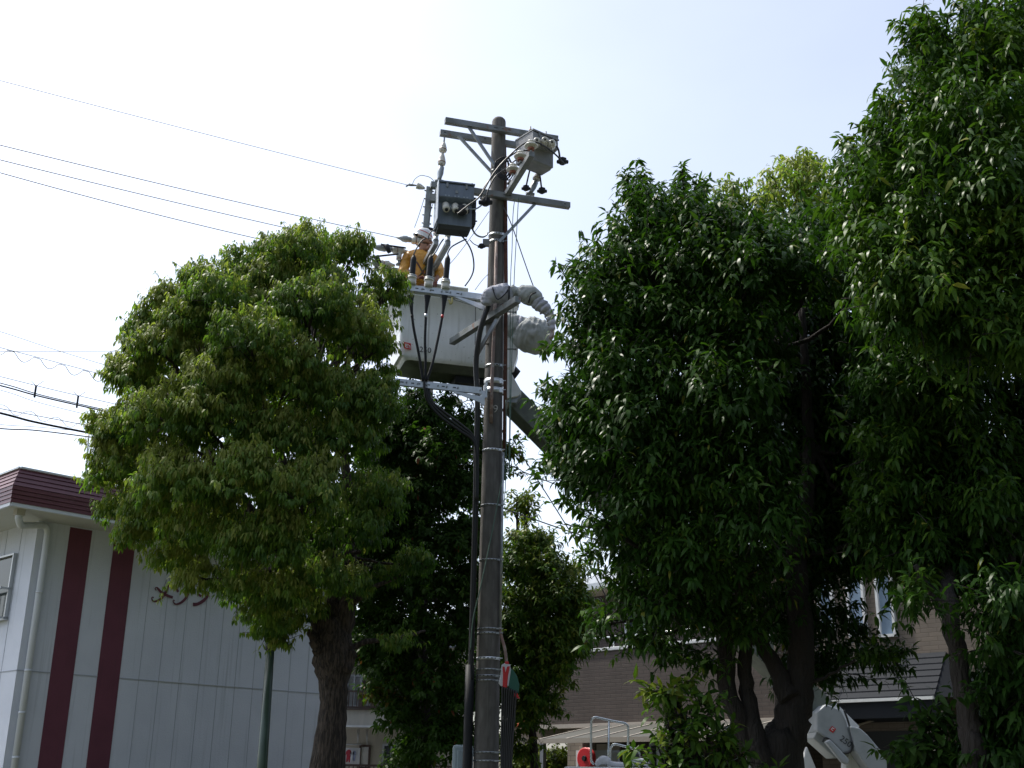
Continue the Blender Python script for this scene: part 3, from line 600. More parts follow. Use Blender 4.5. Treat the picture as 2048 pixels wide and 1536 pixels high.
mm = MB(); mm.prism([U(*rotp(x, y, 1665.3, 1458.5, 6, a_), TY - .012) for x, y in ((-.5, -.5), (.45, -.5), (.45, -.25), (-.2, -.25), (-.2, .2), (.45, .2), (.45, .45), (-.5, .45))], (0, -.003, 0)); mm.build('emblem_mark', whitepaint, truck)
P0 = U(1678, 1479, TY - .008); Xt = (U(1692, 1490, TY - .008) - P0).normalized(); Yt = (U(1684, 1471, TY - .008) - P0); Yt = (Yt - Xt * Yt.dot(Xt)).normalized()
text_mesh('250', .13, P0, Xt, Yt, darkgap, 'number_mark', truck, .002)
# low truck body (bed, cab, wheels) mostly under the frame edge
tb = Vector((.72, .69, 0)).normalized(); tn = Vector((.69, -.72, 0)).normalized()
tc0 = U(1420, 1560, 19.6); tc0.z = 0
MB().box(tc0 + Z * .95, (6.6, 2.0, .35), (tb, tn, Z)).build('flat_bed', whitepaint, truck, bevel=.02)
MB().box(tc0 + Z * .65, (7.6, .8, .3), (tb, tn, Z)).build('chassis', rubber, truck)
for i in (-2.5, 2.8):
    for s in (-1, 1):
        q = tc0 + tb * i + tn * s * .85 + Z * .42; wl = MB().lathe(q - tn * .13, q + tn * .13, [(0, .34), (.15, .42), (.85, .42), (1, .34)], 24).build('wheel', rubber, truck)
        MB().lathe(q + tn * s * .12, q + tn * s * .15, [(0, .2), (1, .17)], 16).build('rim', whitepaint, wl)
MB().box(tc0 - tb * 1.2 + Z * 1.35, (2.2, 1.6, .45), (tb, tn, Z)).build('tool_box', whitepaint, truck, bevel=.03)
MB().box(tc0 + tb * 1.6 + Z * 1.3, (1.2, 1.2, .6), (tb, tn, Z)).build('turntable', whitepaint, truck, bevel=.03)
# rails on the truck bed
YR = 18.6
def hoop(pl, r_, par, name='rail_hoop', Y=YR): return MB().tube(smooth_path([U(x, y, Y) for x, y in pl], 4), r_, 10).build(name, mat_rail, par)
mat_rail = mat('chrome_rail', (.62, .66, .66), .25, .8)
hoop([(1188, 1529), (1184, 1524), (1182, 1518), (1182, 1480), (1182.5, 1446), (1184.5, 1438), (1190, 1434.5), (1200, 1436.5), (1230, 1443), (1247, 1446), (1254, 1450), (1256.5, 1458), (1256, 1490), (1255, 1535), (1255, 1580)], .018, truck)
MB().tube([U(1217.5, 1441, YR), U(1216, 1580, YR)], .017, 10).build('rail_post', mat_rail, truck)
hoop([(1221, 1560), (1221, 1530), (1221, 1502), (1223, 1493), (1229, 1488.5), (1240, 1490.5), (1262, 1496), (1272, 1498.5), (1278, 1506), (1278.5, 1520), (1278, 1560)], .018, truck, Y=YR + .3)
MB().box(U(1222, 1541, YR + .1), (1.4, .5, .09)).build('deck_rim', whitepaint, truck, bevel=.02)
lump([(1192, 1531, 3, 0), (1198, 1524, 6, 0), (1206, 1520, 8, 0), (1214, 1522, 8, 0), (1222, 1527, 4, 0), (1250, 1530, 5, 0), (1262, 1526, 8, 0), (1280, 1523, 8, 0), (1292, 1526, 6, 0), (1300, 1533, 3, 0)], YR, laundry[0], 'white_sheet', truck, 12)
MB().ball(U(1266, 1513, YR + .15), .085, 1.2, 1, .8).build('work_lamp', rubber, truck)
# ---------------------------------------------------------------- person in the bucket
def skinned(name, verts, edges, mt, parent, roots=(0,), sub=2):
    org = Vector(parent['_o']); me = bpy.data.meshes.new(name); me.from_pydata([Vector(v[0]) - org for v in verts], edges, [])
    me.materials.append(mt); o = bpy.data.objects.new(name, me); C.objects.link(o); o.parent = parent; o['_o'] = list(org)
    k = o.modifiers.new('skin', 'SKIN'); k.use_smooth_shade = True
    for i, v in enumerate(verts):
        sv = me.skin_vertices[0].data[i]; rr = v[1]; sv.radius = rr if isinstance(rr, tuple) else (rr, rr); sv.use_root = i in roots
    s_ = o.modifiers.new('sub', 'SUBSURF'); s_.levels = sub; s_.render_levels = sub; return o
YW = 18.4
hip = U(846, 590, YW); sc_ = mpp(hip)
def W_(px, py, dy=0): return U(px, py, YW + dy)
per = empty('person', Vector((hip.x, hip.y, zb + .06)), 'line worker in white helmet and yellow raincoat standing in the work bucket', 'person')
feet = Vector((hip.x, hip.y, zb + .1)); knee = hip.lerp(feet, .5)
hx = Vector((1, 0, 0)); hy = Vector((0, 1, 0))
bodyv = [(hip, (.15, .11)), (W_(844, 560), (.14, .11)), (W_(842, 530), (.16, .12)), (W_(840, 510), (.13, .10)), (W_(843, 501), .06), (W_(848, 493, -.02), .058),
         (W_(850, 483, -.02), .080), (W_(849, 473), .085), (W_(861, 489, -.07), .028), (W_(857, 497, -.05), .038), (W_(861, 484, -.06), .042), (W_(867, 488, -.08), .013),
         (W_(818, 514, -.06), .07), (W_(808, 540, -.14), .05), (W_(836, 556, -.32), .035),
         (W_(866, 516, .08), .065), (W_(881, 541, -.02), .048), (W_(872, 562, -.22), .034),
         (hip - hx * .1 - Z * .03, .10), (knee - hx * .12, .07), (feet - hx * .12, .05), (feet - hx * .12 - hy * .16 - Z * .03, .04),
         (hip + hx * .1 - Z * .03, .10), (knee + hx * .12, .07), (feet + hx * .12, .05), (feet + hx * .12 - hy * .16 - Z * .03, .04), (W_(838, 480, 0), .03)]
bode = [(0, 1), (1, 2), (2, 3), (3, 4), (4, 5), (5, 6), (6, 7), (5, 9), (9, 8), (6, 10), (10, 11), (3, 12), (12, 13), (13, 14), (3, 15), (15, 16), (16, 17), (0, 18), (18, 19), (19, 20), (20, 21), (0, 22), (22, 23), (23, 24), (24, 25)]
skinned('body', bodyv[:26], bode, skin, per)
tr_v = [(hip + Z * .02, (.17, .13)), (hip - hx * .1 - Z * .05, .12), (knee - hx * .12, .09), (feet - hx * .12 + Z * .03, .075), (hip + hx * .1 - Z * .05, .12), (knee + hx * .12, .09), (feet + hx * .12 + Z * .03, .075)]
skinned('trousers', tr_v, [(0, 1), (1, 2), (2, 3), (0, 4), (4, 5), (5, 6)], camo, per)
cv_ = [(W_(845, 578), (.21, .155)), (W_(843, 560), (.20, .15)), (W_(841, 535), (.21, .155)), (W_(840, 516), (.17, .13)), (W_(843, 504), .085),
       (W_(816, 516, -.05), .105), (W_(806, 534, -.12), .095), (W_(812, 552, -.2), .085), (W_(830, 557, -.3), .065),
       (W_(867, 519, .08), .095), (W_(880, 541, -.02), .08), (W_(876, 556, -.16), .065)]
skinned('raincoat', cv_, [(0, 1), (1, 2), (2, 3), (3, 4), (3, 5), (5, 6), (6, 7), (7, 8), (3, 9), (9, 10), (10, 11)], yellow, per)
raincoat_ = [q for q in per.children if q.name.startswith('raincoat')][0]; dmm = raincoat_.modifiers.new('folds', 'DISPLACE'); dmm.texture = FOLD; dmm.strength = .035; dmm.mid_level = .5
MB().tube(smooth_path([W_(822, 508, -.14), W_(834, 525, -.19), W_(846, 545, -.19), W_(858, 560, -.14)]), .014, 6).build('harness_strap', camo, per)
MB().tube(smooth_path([W_(866, 511, -.08), W_(856, 527, -.16), W_(842, 548, -.19), W_(826, 562, -.14)]), .014, 6).build('harness_strap', camo, per)
vest = [(W_(858, 573, -.14), (.08, .06)), (W_(857, 553, -.15), (.10, .06)), (W_(855, 530, -.13), (.085, .05)), (W_(850, 513, -.10), (.05, .05))]
skinned('apron', vest, [(0, 1), (1, 2), (2, 3)], camo, per)
def hand(P, dirv, side, name):
    dirv = dirv.normalized(); s1 = dirv.cross(Z).normalized() * side; up = s1.cross(dirv) * side
    v = [(P, .035), (P + dirv * .05, (.042, .024)), (P + dirv * .085, (.040, .02))]; e = [(0, 1), (1, 2)]; roots = [0]
    for i, (o_, L) in enumerate(((-.03, .07), (-.01, .08), (.011, .075), (.03, .058))):
        b = len(v); roots.append(b); q = P + dirv * .08 + s1 * o_
        v += [(q, .011), (q + dirv * L * .5 - up * .008, .010), (q + dirv * L * .85 - up * .035, .009), (q + dirv * L * .8 - up * .058, .008)]; e += [(b, b + 1), (b + 1, b + 2), (b + 2, b + 3)]
    b = len(v); roots.append(b); q = P + dirv * .03 - s1 * .035
    v += [(q, .014), (q - s1 * .03 + dirv * .03 - up * .01, .012), (q - s1 * .025 + dirv * .055 - up * .03, .009)]; e += [(b, b + 1), (b + 1, b + 2)]
    return skinned(name, v, e, glove, per, roots, 1)
hand(W_(838, 557, -.34), Vector((.7, -.5, .1)), 1, 'glove'); hand(W_(872, 564, -.26), Vector((-.1, -.7, -.5)), -1, 'glove')
hc = W_(847.5, 469.5, -.01); hr = 17.2 * mpp(hc); tz = (Z + Vector((.45, -.05, 0))).normalized(); tx_ = Vector((1, 0, -.45)).normalized(); ty_ = tz.cross(tx_)
m = MB(); vs = []; fs = []; segn = 24
for i in range(9):
    p = math.pi * .60 * i / 8; z_ = math.cos(p); r_ = math.sin(p)
    for k in range(segn): a = 2 * math.pi * k / segn; vs.append(hc + tz * (z_ * hr * .98 - hr * .12) + (tx_ * math.cos(a) * 1.12 + ty_ * math.sin(a) * .95) * max(r_, .01) * hr)
for k in range(segn): a = 2 * math.pi * k / segn; f_ = 1.22 + .22 * max(0, math.cos(a)); vs.append(hc + tz * (-hr * .50) + (tx_ * math.cos(a) * f_ * .95 + ty_ * math.sin(a) * 1.02) * hr)
for i in range(9):
    for k in range(segn): fs.append((i * segn + k, (i + 1) * segn + k, (i + 1) * segn + (k + 1) % segn, i * segn + (k + 1) % segn))
m.add(vs, fs, True); m.build('helmet', helmet, per)
vs = []; 
for k in range(segn + 1):
    a = 2 * math.pi * k / segn
    for zz in (.04, .13): q = math.sqrt(max(0, 1 - (zz + .12) ** 2)) * 1.02; vs.append(hc + tz * zz * hr + (tx_ * math.cos(a) * 1.12 + ty_ * math.sin(a) * .95) * q * hr)
MB().add(vs, [(2 * k, 2 * k + 2, 2 * k + 3, 2 * k + 1) for k in range(segn)], True).build('helmet_stripe', redpaint, per)
MB().ball(W_(838, 483, .0), .085, .9, 1, 1).ball(W_(842, 489, .02), .06).build('hair', hair, per)
for k, (px, dy) in enumerate(((862, -.14), (859, -.15))): pass
MB().ball(W_(862.5, 481.5, -.105), .011).ball(W_(860, 481.5, -.115), .011).build('eye', rubber, per)
MB().tube([W_(864.5, 488.5, -.085), W_(861.5, 489.8, -.105)], .006, 6).build('mouth', glove, per)
MB().tube(smooth_path([W_(833, 472, -.03), W_(833, 465, -.1), W_(838, 459, -.1), W_(852, 458, -.02), W_(866, 461, .05)]), .022, 8).build('helmet_strap', rubber, per) if False else None
# black covered jumper behind the helmet
tag(MB().tube(smooth_path([PL(833, 472, -1.7), PL(834, 462, -1.7), PL(842, 456, -1.7), PL(856, 457, -1.7), PL(868, 460, -1.7)]), [.022] * 17 + [.03] * 8, 8).build('line_cover', rubber), 'black rubber line cover curving just above the white helmet', 'cover')

# ---------------------------------------------------------------- overhead wires
def wire(pts, r_, name, lab, cat='wire', group=None, mt=None):
    return tag(MB().tube(smooth_path(pts, 10), r_, 6).build(name, mt or wirem), lab, cat, group)
def sagline(a, b, sag, r_, name, lab, group=None, cat='wire', mt=None, n_=24):
    pts = [a.lerp(b, i / n_) - Z * sag * 4 * (i / n_) * (1 - i / n_) for i in range(n_ + 1)]
    return tag(MB().tube(pts, r_, 6).build(name, mt or wirem), lab, cat, group)
GW = 'top wires running left from the pole'
w1 = sagline(PL(815, 370, .12), U(-260, 92, 12.2), .02, .0042, 'overhead_wire', 'single thin wire highest in the sky, ending at the upright post', GW)
w2 = sagline(DE[0][0], U(-260, 225, 12.9), .04, .006, 'overhead_wire', 'upper wire of three ending at a grey cone by the helmet', GW)
w3 = sagline(DE[1][0], U(-260, 254, 12.7), .04, .006, 'overhead_wire', 'middle wire of three ending at the long grey cone', GW)
w4 = sagline(DE[2][0], U(-260, 270, 12.5), .10, .006, 'overhead_wire', 'lowest wire of the top three, passing into the tree top', GW)
GL = 'low wires crossing left behind the round tree'
low = [((-250, 583), (0, 663), (230, 736), (955, 948), .005, 'thin bare wire topmost of the low bundle at left'),
       ((-250, 629), (0, 695), (215, 752), (955, 955), .006, 'low wire with a looping lashing wire under it'),
       ((-250, 690), (0, 753), (230, 808), (955, 975), .006, 'low wire just above the pair with black spacers'),
       ((-250, 705), (0, 766), (190, 815), (955, 983), .010, 'upper cable of the black spaced pair'),
       ((-250, 708), (0, 771), (190, 818), (955, 988), .014, 'lower cable of the black spaced pair'),
       ((-250, 715), (0, 780), (182, 831), (955, 1010), .005, 'thin wire below the black spaced pair'),
       ((-250, 765), (0, 817), (185, 853), (955, 1012), .007, 'messenger wire with small loops above the fat cable'),
       ((-250, 762), (0, 826), (185, 867), (955, 1018), .022, 'fattest black cable low at the left edge'),
       ((-250, 825), (0, 849), (180, 864), (955, 960), .005, 'thin wire above the lowest cable at left'),
       ((-250, 838), (0, 857), (180, 874), (955, 995), .012, 'lowest black cable at the left edge')]
LW = []
for i, (a, b, c, e, r_, lab) in enumerate(low):
    Ys = (14.0, 15.4, 16.7, 20.1); r_ *= .72; e = (866, e[1] - 25)
    P = [U(*a, Ys[0]), U(*b, Ys[1]), U(*c, Ys[2]), U(e[0], e[1], Ys[3])]; LW.append(P)
    wire(P, r_, 'low_wire', lab, group=GL, mt=cable if r_ > .009 else None)
def onw(i, t): return LW[i][1].lerp(LW[i][2], t)
pts = []
for k in range(0, 64):
    t = -.1 + k / 64 * 1.2; ph = (k / 64 * 5.2) % 1; pts.append(onw(1, t) - Z * (.012 + .11 * math.sin(math.pi * min(1, ph / .72)) * (ph < .72)))
tag(MB().tube(pts, .005, 5).build('lashing_wire', wirem), 'thin loose wire looping below a straight one at left', 'wire')
for q0_, q1_, h_ in ((0, 4.6, .09),):
    pts = [onw(7, -.1 + k / 64 * 1.2) + Z * (.02 + .10 * math.sin(math.pi * min(1, ((k / 64 * 4.2) % 1) / .8))) for k in range(64)]
    tag(MB().tube(pts, .004, 5).build('lashing_wire', wirem), 'thin wire looping above the fattest black cable at left', 'wire')
for t, lab in ((.35, 'left black spacer on the paired cables'), (.80, 'right black spacer on the paired cables')):
    q = onw(4, t); tag(MB().bar(q - Z * .05, q + Z * .13, .022, .022).tube([q + Z * .12, q + Z * .2 + hx * .1], .004, 4).tube([q + Z * .12, q + Z * .2 - hx * .08], .004, 4).build('cable_spacer', rubber), lab, 'spacer', 'spacers on the paired cables')
far0 = U(0, 702, 40); far1 = U(260, 701, 40); sagline(U(-300, 702, 40), U(1000, 706, 44), .0, .010, 'distant_wire', 'faint level wire far off, crossing behind the round tree')
# right of the pole
wire([U(985, 1010, YP), U(1007, 1017, YP + .5), U(1161, 1070, YP + 2), U(1400, 1143, YP + 3.4), U(1663, 1216, YP + 5.2), U(1870, 1258, YP + 6)], .010, 'service_wire', 'service wire sagging right from the pole towards the house')
wire([U(985, 918, YP), U(1037, 938, YP + .5), U(1075, 955, YP + 1), U(1300, 1040, YP + 4)], .008, 'service_wire', 'short wire visible beside the pole right of the leaf tuft')
wire([U(1005, 410, YP - .1), U(1024, 452, YP - .2), U(1062, 560, YP - .3), U(1100, 655, YP), U(1140, 740, YP + 1.2)], .008, 'guy_wire', 'dark wire slanting down from the crossarm past the wrapped joint')
wire([U(1040, 905, YP + 1.5), U(1066, 945, YP + 1.5), U(1167, 1108, YP + 1.8), U(1230, 1230, YP + 2)], .009, 'guy_wire', 'straight guy wire slanting down right across the open sky')
for k, (pl, r_, lab) in enumerate([
    ([(1030, 395), (1026, 430), (1024, 500), (1021, 570), (1020, 760), (1018, 950)], .006, 'thin cord hanging beside the pole, nearest it'),
    ([(1037, 395), (1033, 470), (1028, 570), (1022, 780), (1019, 955)], .006, 'second thin cord hanging right of the pole')]):
    wire([U(x, y, YP - .35) for x, y in pl], r_, 'hanging_cord', lab, 'cord', 'cords hanging beside the pole', rope)
wire([U(1012, 800, YP - .3), U(1012, 940, YP - .2), U(1008, 1010, YP - .2)], .006, 'hanging_cord', 'short cord close against the right side of the pole', 'cord', None, rope)
GJ = 'black jumper leads between boxes and insulators'
jump = [([(1128, 328), (1118, 316), (1105, 304), (1085, 290), (1068, 284), (1045, 289), (1010, 320), (985, 350), (960, 392), (935, 412), (915, 428)], .013, .95, 'jumper lead looping from the blue box over the nearest disc insulator'),
        ([(1068, 304), (1050, 301), (1030, 306), (1005, 325), (985, 352), (968, 376), (961, 398)], .013, .9, 'jumper lead ending at the middle disc insulator'),
        ([(1053, 317), (1040, 316), (1030, 321), (1012, 337), (990, 354), (976, 382), (972, 402)], .012, .6, 'jumper lead ending at the disc insulator nearest the pole'),
        ([(900, 412), (906, 420), (915, 422), (923, 419), (932, 417)], .011, .5, 'short pale lead joining the blue box bushings'),
        ([(930, 418), (950, 418), (961, 412), (968, 404)], .012, .5, 'grey lead from the blue box to the black clamp at pole'),
        ([(1110, 288), (1117, 300), (1120, 320)], .016, .6, 'thick lead drooping from the right box to its clamp'),
        ([(1062, 330), (1056, 355), (1052, 374)], .014, .2, 'left black lead hanging below the reaching arm'),
        ([(1077, 332), (1080, 352), (1083, 376)], .014, .2, 'right black lead hanging below the grey box'),
        ([(943, 440), (945, 458), (953, 470), (965, 474), (973, 470), (976, 465)], .014, .3, 'grey loop of cable from the blue box to the pole'),
        ([(918, 466), (932, 482), (942, 500), (947, 520), (947, 540), (941, 556), (930, 572)], .012, .3, 'long lead curving from the blue box down to the bucket rim'),
        ([(940, 480), (948, 488), (960, 493)], .007, .3, 'thin lead to the small black knob by the pole'),
        ([(872, 459), (863, 463), (858, 470), (857, 478)], .011, .3, 'lead from the blue box past the helmet brim')]
for pl, r_, off, lab in jump:
    wire([PL(x, y, off) for x, y in pl], r_, 'jumper_lead', lab, 'cable', GJ, galv if 'grey' in lab.split()[0] or 'pale' in lab else cable)
for (px, py, off, s, lab) in [(1125, 322, .6, .07, 'black clamp dangling off the right box lead'), (924, 420, .55, .085, 'black clamp in front of the blue box'), (971, 403, .5, .08, 'black clamp against the left of the pole'), (1052, 376, .2, .055, 'left small black clamp above the long crossarm'), (1084, 381, .2, .06, 'right small black clamp above the long crossarm'), (963, 492, .3, .045, 'small round black knob left of the pole'), (1022, 366, -.1, .05, 'small black clamp tucked beside the reaching arm')]:
    q = PL(px, py, off); m = MB().lathe(q - Z * s * .9, q + Z * s * .9, [(0, s * .5), (.2, s), (.5, s * .8), (.8, s * 1.0), (1, s * .4)], 7)
    m.lathe(q - d * s * 1.3 - Z * s * .4, q + d * s * 1.3, [(0, s * .4), (.3, s * .6), (1, s * .45)], 7); tag(m.build('line_clamp', rubber), lab, 'clamp', 'black line clamps around the pole head')
MB().box(PL(972, 486, .15), (.1, .09, .1)).build('lever_bracket', armsteel, pole)
for pl, lab in [([(978, 423), (945, 470), (915, 510), (893, 535)], 'thin stay wire slanting left from the pole towards the worker'), ([(980, 545), (965, 560), (950, 580)], 'short stay wire from the pole to the bucket edge'), ([(848, 398), (838, 430), (829, 455)], 'hair thin wire left of the upright post'), ([(868, 402), (862, 420), (858, 446)], 'thin wire right of the upright post')]:
    wire([PL(x, y, .1) for x, y in pl], .005, 'stay_wire', lab, 'wire', 'thin stay wires around the pole head')
wire([PL(x, y, .12) for x, y in [(825, 368), (830, 358), (841, 351), (851, 352), (860, 355), (868, 362)]], .005, 'jumper_lead', 'hair thin loop arching over the end insulator', 'cable', GJ)
# distant line insulator under the lower bracket
o = empty('line_insulator', U(912, 808, 20.0), 'white spool insulators peeping out under the lower bracket', 'insulator')
m = MB(); m.lathe(U(908, 812, 20.0), U(908, 798, 20.0), [(0, .07), (.3, .1), (.5, .05), (.7, .1), (1, .07)], 12).lathe(U(914, 806, 19.9), U(925, 803, 19.9), [(0, .06), (.4, .07), (1, .04)], 12).build('insulator_body', ceramic, o)
MB().tube(smooth_path([U(925, 805, 19.9), U(934, 800, 19.9), U(934, 790, 19.9), U(931, 785, 19.9)]), .01, 6).bar(U(866, 800, 20.1), U(925, 808, 20.0), .04, .04).build('support_arm', galv, o)

# ---------------------------------------------------------------- bag and cabinet on the pole
bagp = empty('banner_bag', U(1016, 1350, YP - .28), 'crumpled red white and green cloth hung on the right side of the pole', 'cloth bag')
YG = YP - .3
def cl(pl, m_, name, dy=0, th=.05): return MB().prism([U(x, y, YG + dy) for x, y in pl], Vector((.0, th, 0))).build(name, m_, bagp, bevel=.008)
cl([(1003, 1330), (1010, 1326), (1020, 1329), (1022, 1340), (1017, 1372), (1003, 1373), (997, 1366), (1001, 1350)], laundry[0], 'white_cloth', 0, .10)
cl([(1005, 1333), (1009, 1333), (1011, 1345), (1014, 1333), (1020, 1332), (1016, 1352), (1014, 1376), (1005, 1374), (1006, 1350)], redpaint, 'red_band', -.012, .09)
cl([(1018, 1334), (1026, 1340), (1034, 1352), (1039, 1370), (1037, 1386), (1028, 1384), (1016, 1373), (1017, 1352)], greencloth, 'green_cloth', .01, .08)
cl([(1010, 1323), (1017, 1322), (1018, 1329), (1009, 1329)], redpaint, 'red_tie', 0, .06)
cl([(1028, 1386), (1034, 1385), (1040, 1398), (1028, 1393)], redpaint, 'red_tail', 0, .05)
m = MB()
for k in range(7): m.tube(smooth_path([U(1005 + k * 4.5, 1372 + k * 1.5, YG), U(1004 + k * 4.2, 1430, YG + .02), U(1003 + k * 3.5, 1500, YG + .02), U(1003 + k * 3, 1600, YG)]), .014, 6)
tag(m.build('cable_bunch', cable), 'bunch of thin dark cables hanging below the red white bag', 'cable')
cab = empty('control_cabinet', U(918, 1540, YP + .15), 'pale blue rounded cabinet fixed behind the foot of the pole', 'cabinet')
c0_ = U(905, 1489, YP + .1); c1_ = U(946, 1489, YP + .1); wdt = c1_.x - c0_.x
MB().box(Vector((c0_.x + wdt / 2, YP + .3, c0_.z - .55)), (wdt, .3, 1.1)).build('housing', cabinetm, cab, bevel=.04)
MB().box(Vector((c0_.x + wdt * .62, YP + .145, c0_.z - .57)), (wdt * .74, .02, 1.0)).build('door', cabinetm, cab, bevel=.015)

# ---------------------------------------------------------------- park lamp
L0 = U(524, 1536, 16.0); lx = L0.x
lamp = empty('park_lamp', Vector((lx, 16.0, 0)), 'green park lamp post with frosted lantern poking into the round tree', 'street lamp')
lt = U(541, 1300, 16.0); lx2 = lt.x
MB().tube([Vector((lx - .02, 16.0, 0)), Vector((lx, 16.0, L0.z)), lt], [.08, .068, .056], 20).build('post', lampgreen, lamp)
MB().lathe(lt - Z * .02, lt + Z * .1, [(0, .055), (.2, .075), (.8, .075), (1, .06)], 18).build('neck', rubber, lamp)
lg = lt + Z * .1; MB().lathe(lg, lg + Z * .30, [(0, .06), (.2, .09), (1, .125)], 18).build('lantern_glass', lampglass, lamp)
MB().lathe(lg + Z * .30, lg + Z * .40, [(0, .15), (.3, .15), (1, .03)], 18).build('lantern_roof', lampgreen, lamp)

# ---------------------------------------------------------------- apartment house at the left
u1 = Vector((.70, .714, 0)).normalized(); nR1 = Vector((u1.y, -u1.x, 0)); u2 = Vector((-u1.y, u1.x, 0)); nL1 = Vector((-u1.x, -u1.y, 0))
CN = U(57, 1180, 20.0); CN.z = 0
apt = empty('apartment_house', CN, 'white two storey apartment house with maroon fascia and stripes', 'apartment house')
def WR(px, py, off=0): return RP(px, py, CN + nR1 * off, nR1)
def WL(px, py, off=0): return RP(px, py, CN + nL1 * off, nL1)
eave = WR(100, 1047).z
LR = (WR(690, 1390) - CN).dot(u1); LL = 9.0
MB().prism([CN, CN + u1 * LR, CN + u1 * LR + u2 * LL, CN + u2 * LL], Z * (eave + .02)).build('wall', stucco, apt)
zs_ = WR(300, 1361).z
# panel joints
m = MB(); m.box(CN + u1 * LR / 2 + Z * zs_ + nR1 * .003, (LR, .012, .016), (u1, nR1, Z)).box(CN + u2 * LL / 2 + Z * zs_ + nL1 * .003, (LL, .012, .016), (u2, nL1, Z))
for px in (285, 325, 366, 406, 443, 478, 514, 550, 586, 622, 655):
    p = WR(px - 8 + 0, 1361); t = (p - CN).dot(u1); m.box(CN + u1 * t + Z * eave / 2 + nR1 * .002, (.007, .008, eave), (u1, nR1, Z))
for t in (.6, 1.2, 3.4, 4.0): m.box(CN + u2 * t + Z * eave / 2 + nL1 * .002, (.007, .008, eave), (u2, nL1, Z))
m.build('panel_joint', seam, apt)
tr = MB().box(CN + u1 * LR * .50 + Z * (zs_ - .0) + nR1 * .010, (LR * .25, .012, .008), (u1, nR1, Z)).build('drip_trim', whitepaint, apt)
for (xa, xb) in ((107, 153), (201, 245)):      # at y 1300
    p0 = WR(xa, 1300); p1 = WR(xb, 1300); t0 = (p0 - CN).dot(u1); t1 = (p1 - CN).dot(u1)
    MB().box(CN + u1 * (t0 + t1) / 2 + Z * eave / 2 + nR1 * .004, (t1 - t0, .012, eave - .01), (u1, nR1, Z)).build('painted_stripe', maroon, apt)
# mansard fascia and soffit
o_ = .86; zb_ = eave
def corner(o1, z, t=0): return CN + (nR1 + nL1) * o1 + Z * z
prof = [(o_, zb_), (o_ + .02, zb_ + .06), (o_ + .03, zb_ + .34), (o_ - .10, zb_ + .66), (o_ - .17, zb_ + .68)]
rows = []
nb = []
for (o1, z1), (o2, z2), cnt in ((prof[1], prof[2], 4), (prof[2], prof[3], 4)):
    for i in range(cnt):
        f0 = i / cnt; f1 = (i + 1) / cnt; a = (o1 + (o2 - o1) * f0, z1 + (z2 - z1) * f0); b = (o1 + (o2 - o1) * f1, z1 + (z2 - z1) * f1)
        nb += [(a[0] + .014, a[1]), (b[0] + .004, b[1] - .008), (b[0] - .012, b[1] - .006)]
nb = [(o_ - .02, zb_ + .05)] + nb + [(o_ - .25, zb_ + .665)]
m = MB(); vs = []
for (o1, z1) in nb:
    c_ = corner(o1, z1); vs += [c_ + u1 * (LR + 1.2), c_, c_ + u2 * (LL + .9)]
m.add(vs, [(3 * i, 3 * i + 1, 3 * i + 4, 3 * i + 3) for i in range(len(nb) - 1)] + [(3 * i + 1, 3 * i + 2, 3 * i + 5, 3 * i + 4) for i in range(len(nb) - 1)])
m.build('fascia', fasciam, apt)
m = MB(); 
for (dv, LLn, nn, oth) in ((u1, LR + 1.2, nR1, nL1), (u2, LL + .9, nL1, nR1)):
    c_ = corner(o_, zb_ + .035); m.bar(c_, c_ + dv * LLn, .05, .07)
    c_ = corner(o_ - .10, zb_ + .675); m.bar(c_, c_ + dv * LLn, .07, .03)
m.build('edge_trim', pvc, apt)
c_ = corner(o_ - .03, zb_ + .02); MB().prism([c_, c_ + u1 * (LR + 1.2), c_ + u1 * (LR + 1.2) - nR1 * 1.5, CN + u1 * .5 + u2 * .5 + Z * (zb_ + .02), c_ + u2 * (LL + .9) - nL1 * 1.5, c_ + u2 * (LL + .9)], Z * .02).build('soffit', soffit, apt)
rz = corner(o_ - .25, zb_ + .62); MB().prism([rz, rz + u1 * (LR + 1), rz + u1 * (LR + 1) + u2 * LL, rz + u2 * LL], Z * .02).build('roof', roofgrey, apt)
# downpipe
dp = [corner(.62, eave + .0) , corner(.62, eave - .22)]
e1_ = WR(92, 1060, .09); e2_ = WR(88, 1054, .12)
pts = [corner(.60, eave), corner(.60, eave - .12), corner(.52, eave - .22), e2_ + Z * .03, WR(95, 1062, .08), WR(92, 1090, .08)]
bot = WR(25, 1536, .08)
base = Vector((pts[-1].x, pts[-1].y, .0)); 
dpm = MB().tube([pts[0], pts[1]] + smooth_path([pts[1], pts[2]], 3) + smooth_path([pts[3], pts[4], pts[5]], 3) + [base], .058, 14).build('downpipe', pvc, apt)
for zz in (eave - 1.2, zs_, 2.6, 1.9): MB().lathe(base + Z * (zz - .02), base + Z * (zz + .02), [(0, .062), (1, .062)], 14).build('pipe_clip', pvc, dpm)
m = MB().box(corner(.60, eave - .03), (.14, .14, .1), (u1, nR1, Z)); m.build('pipe_outlet', cream, dpm)
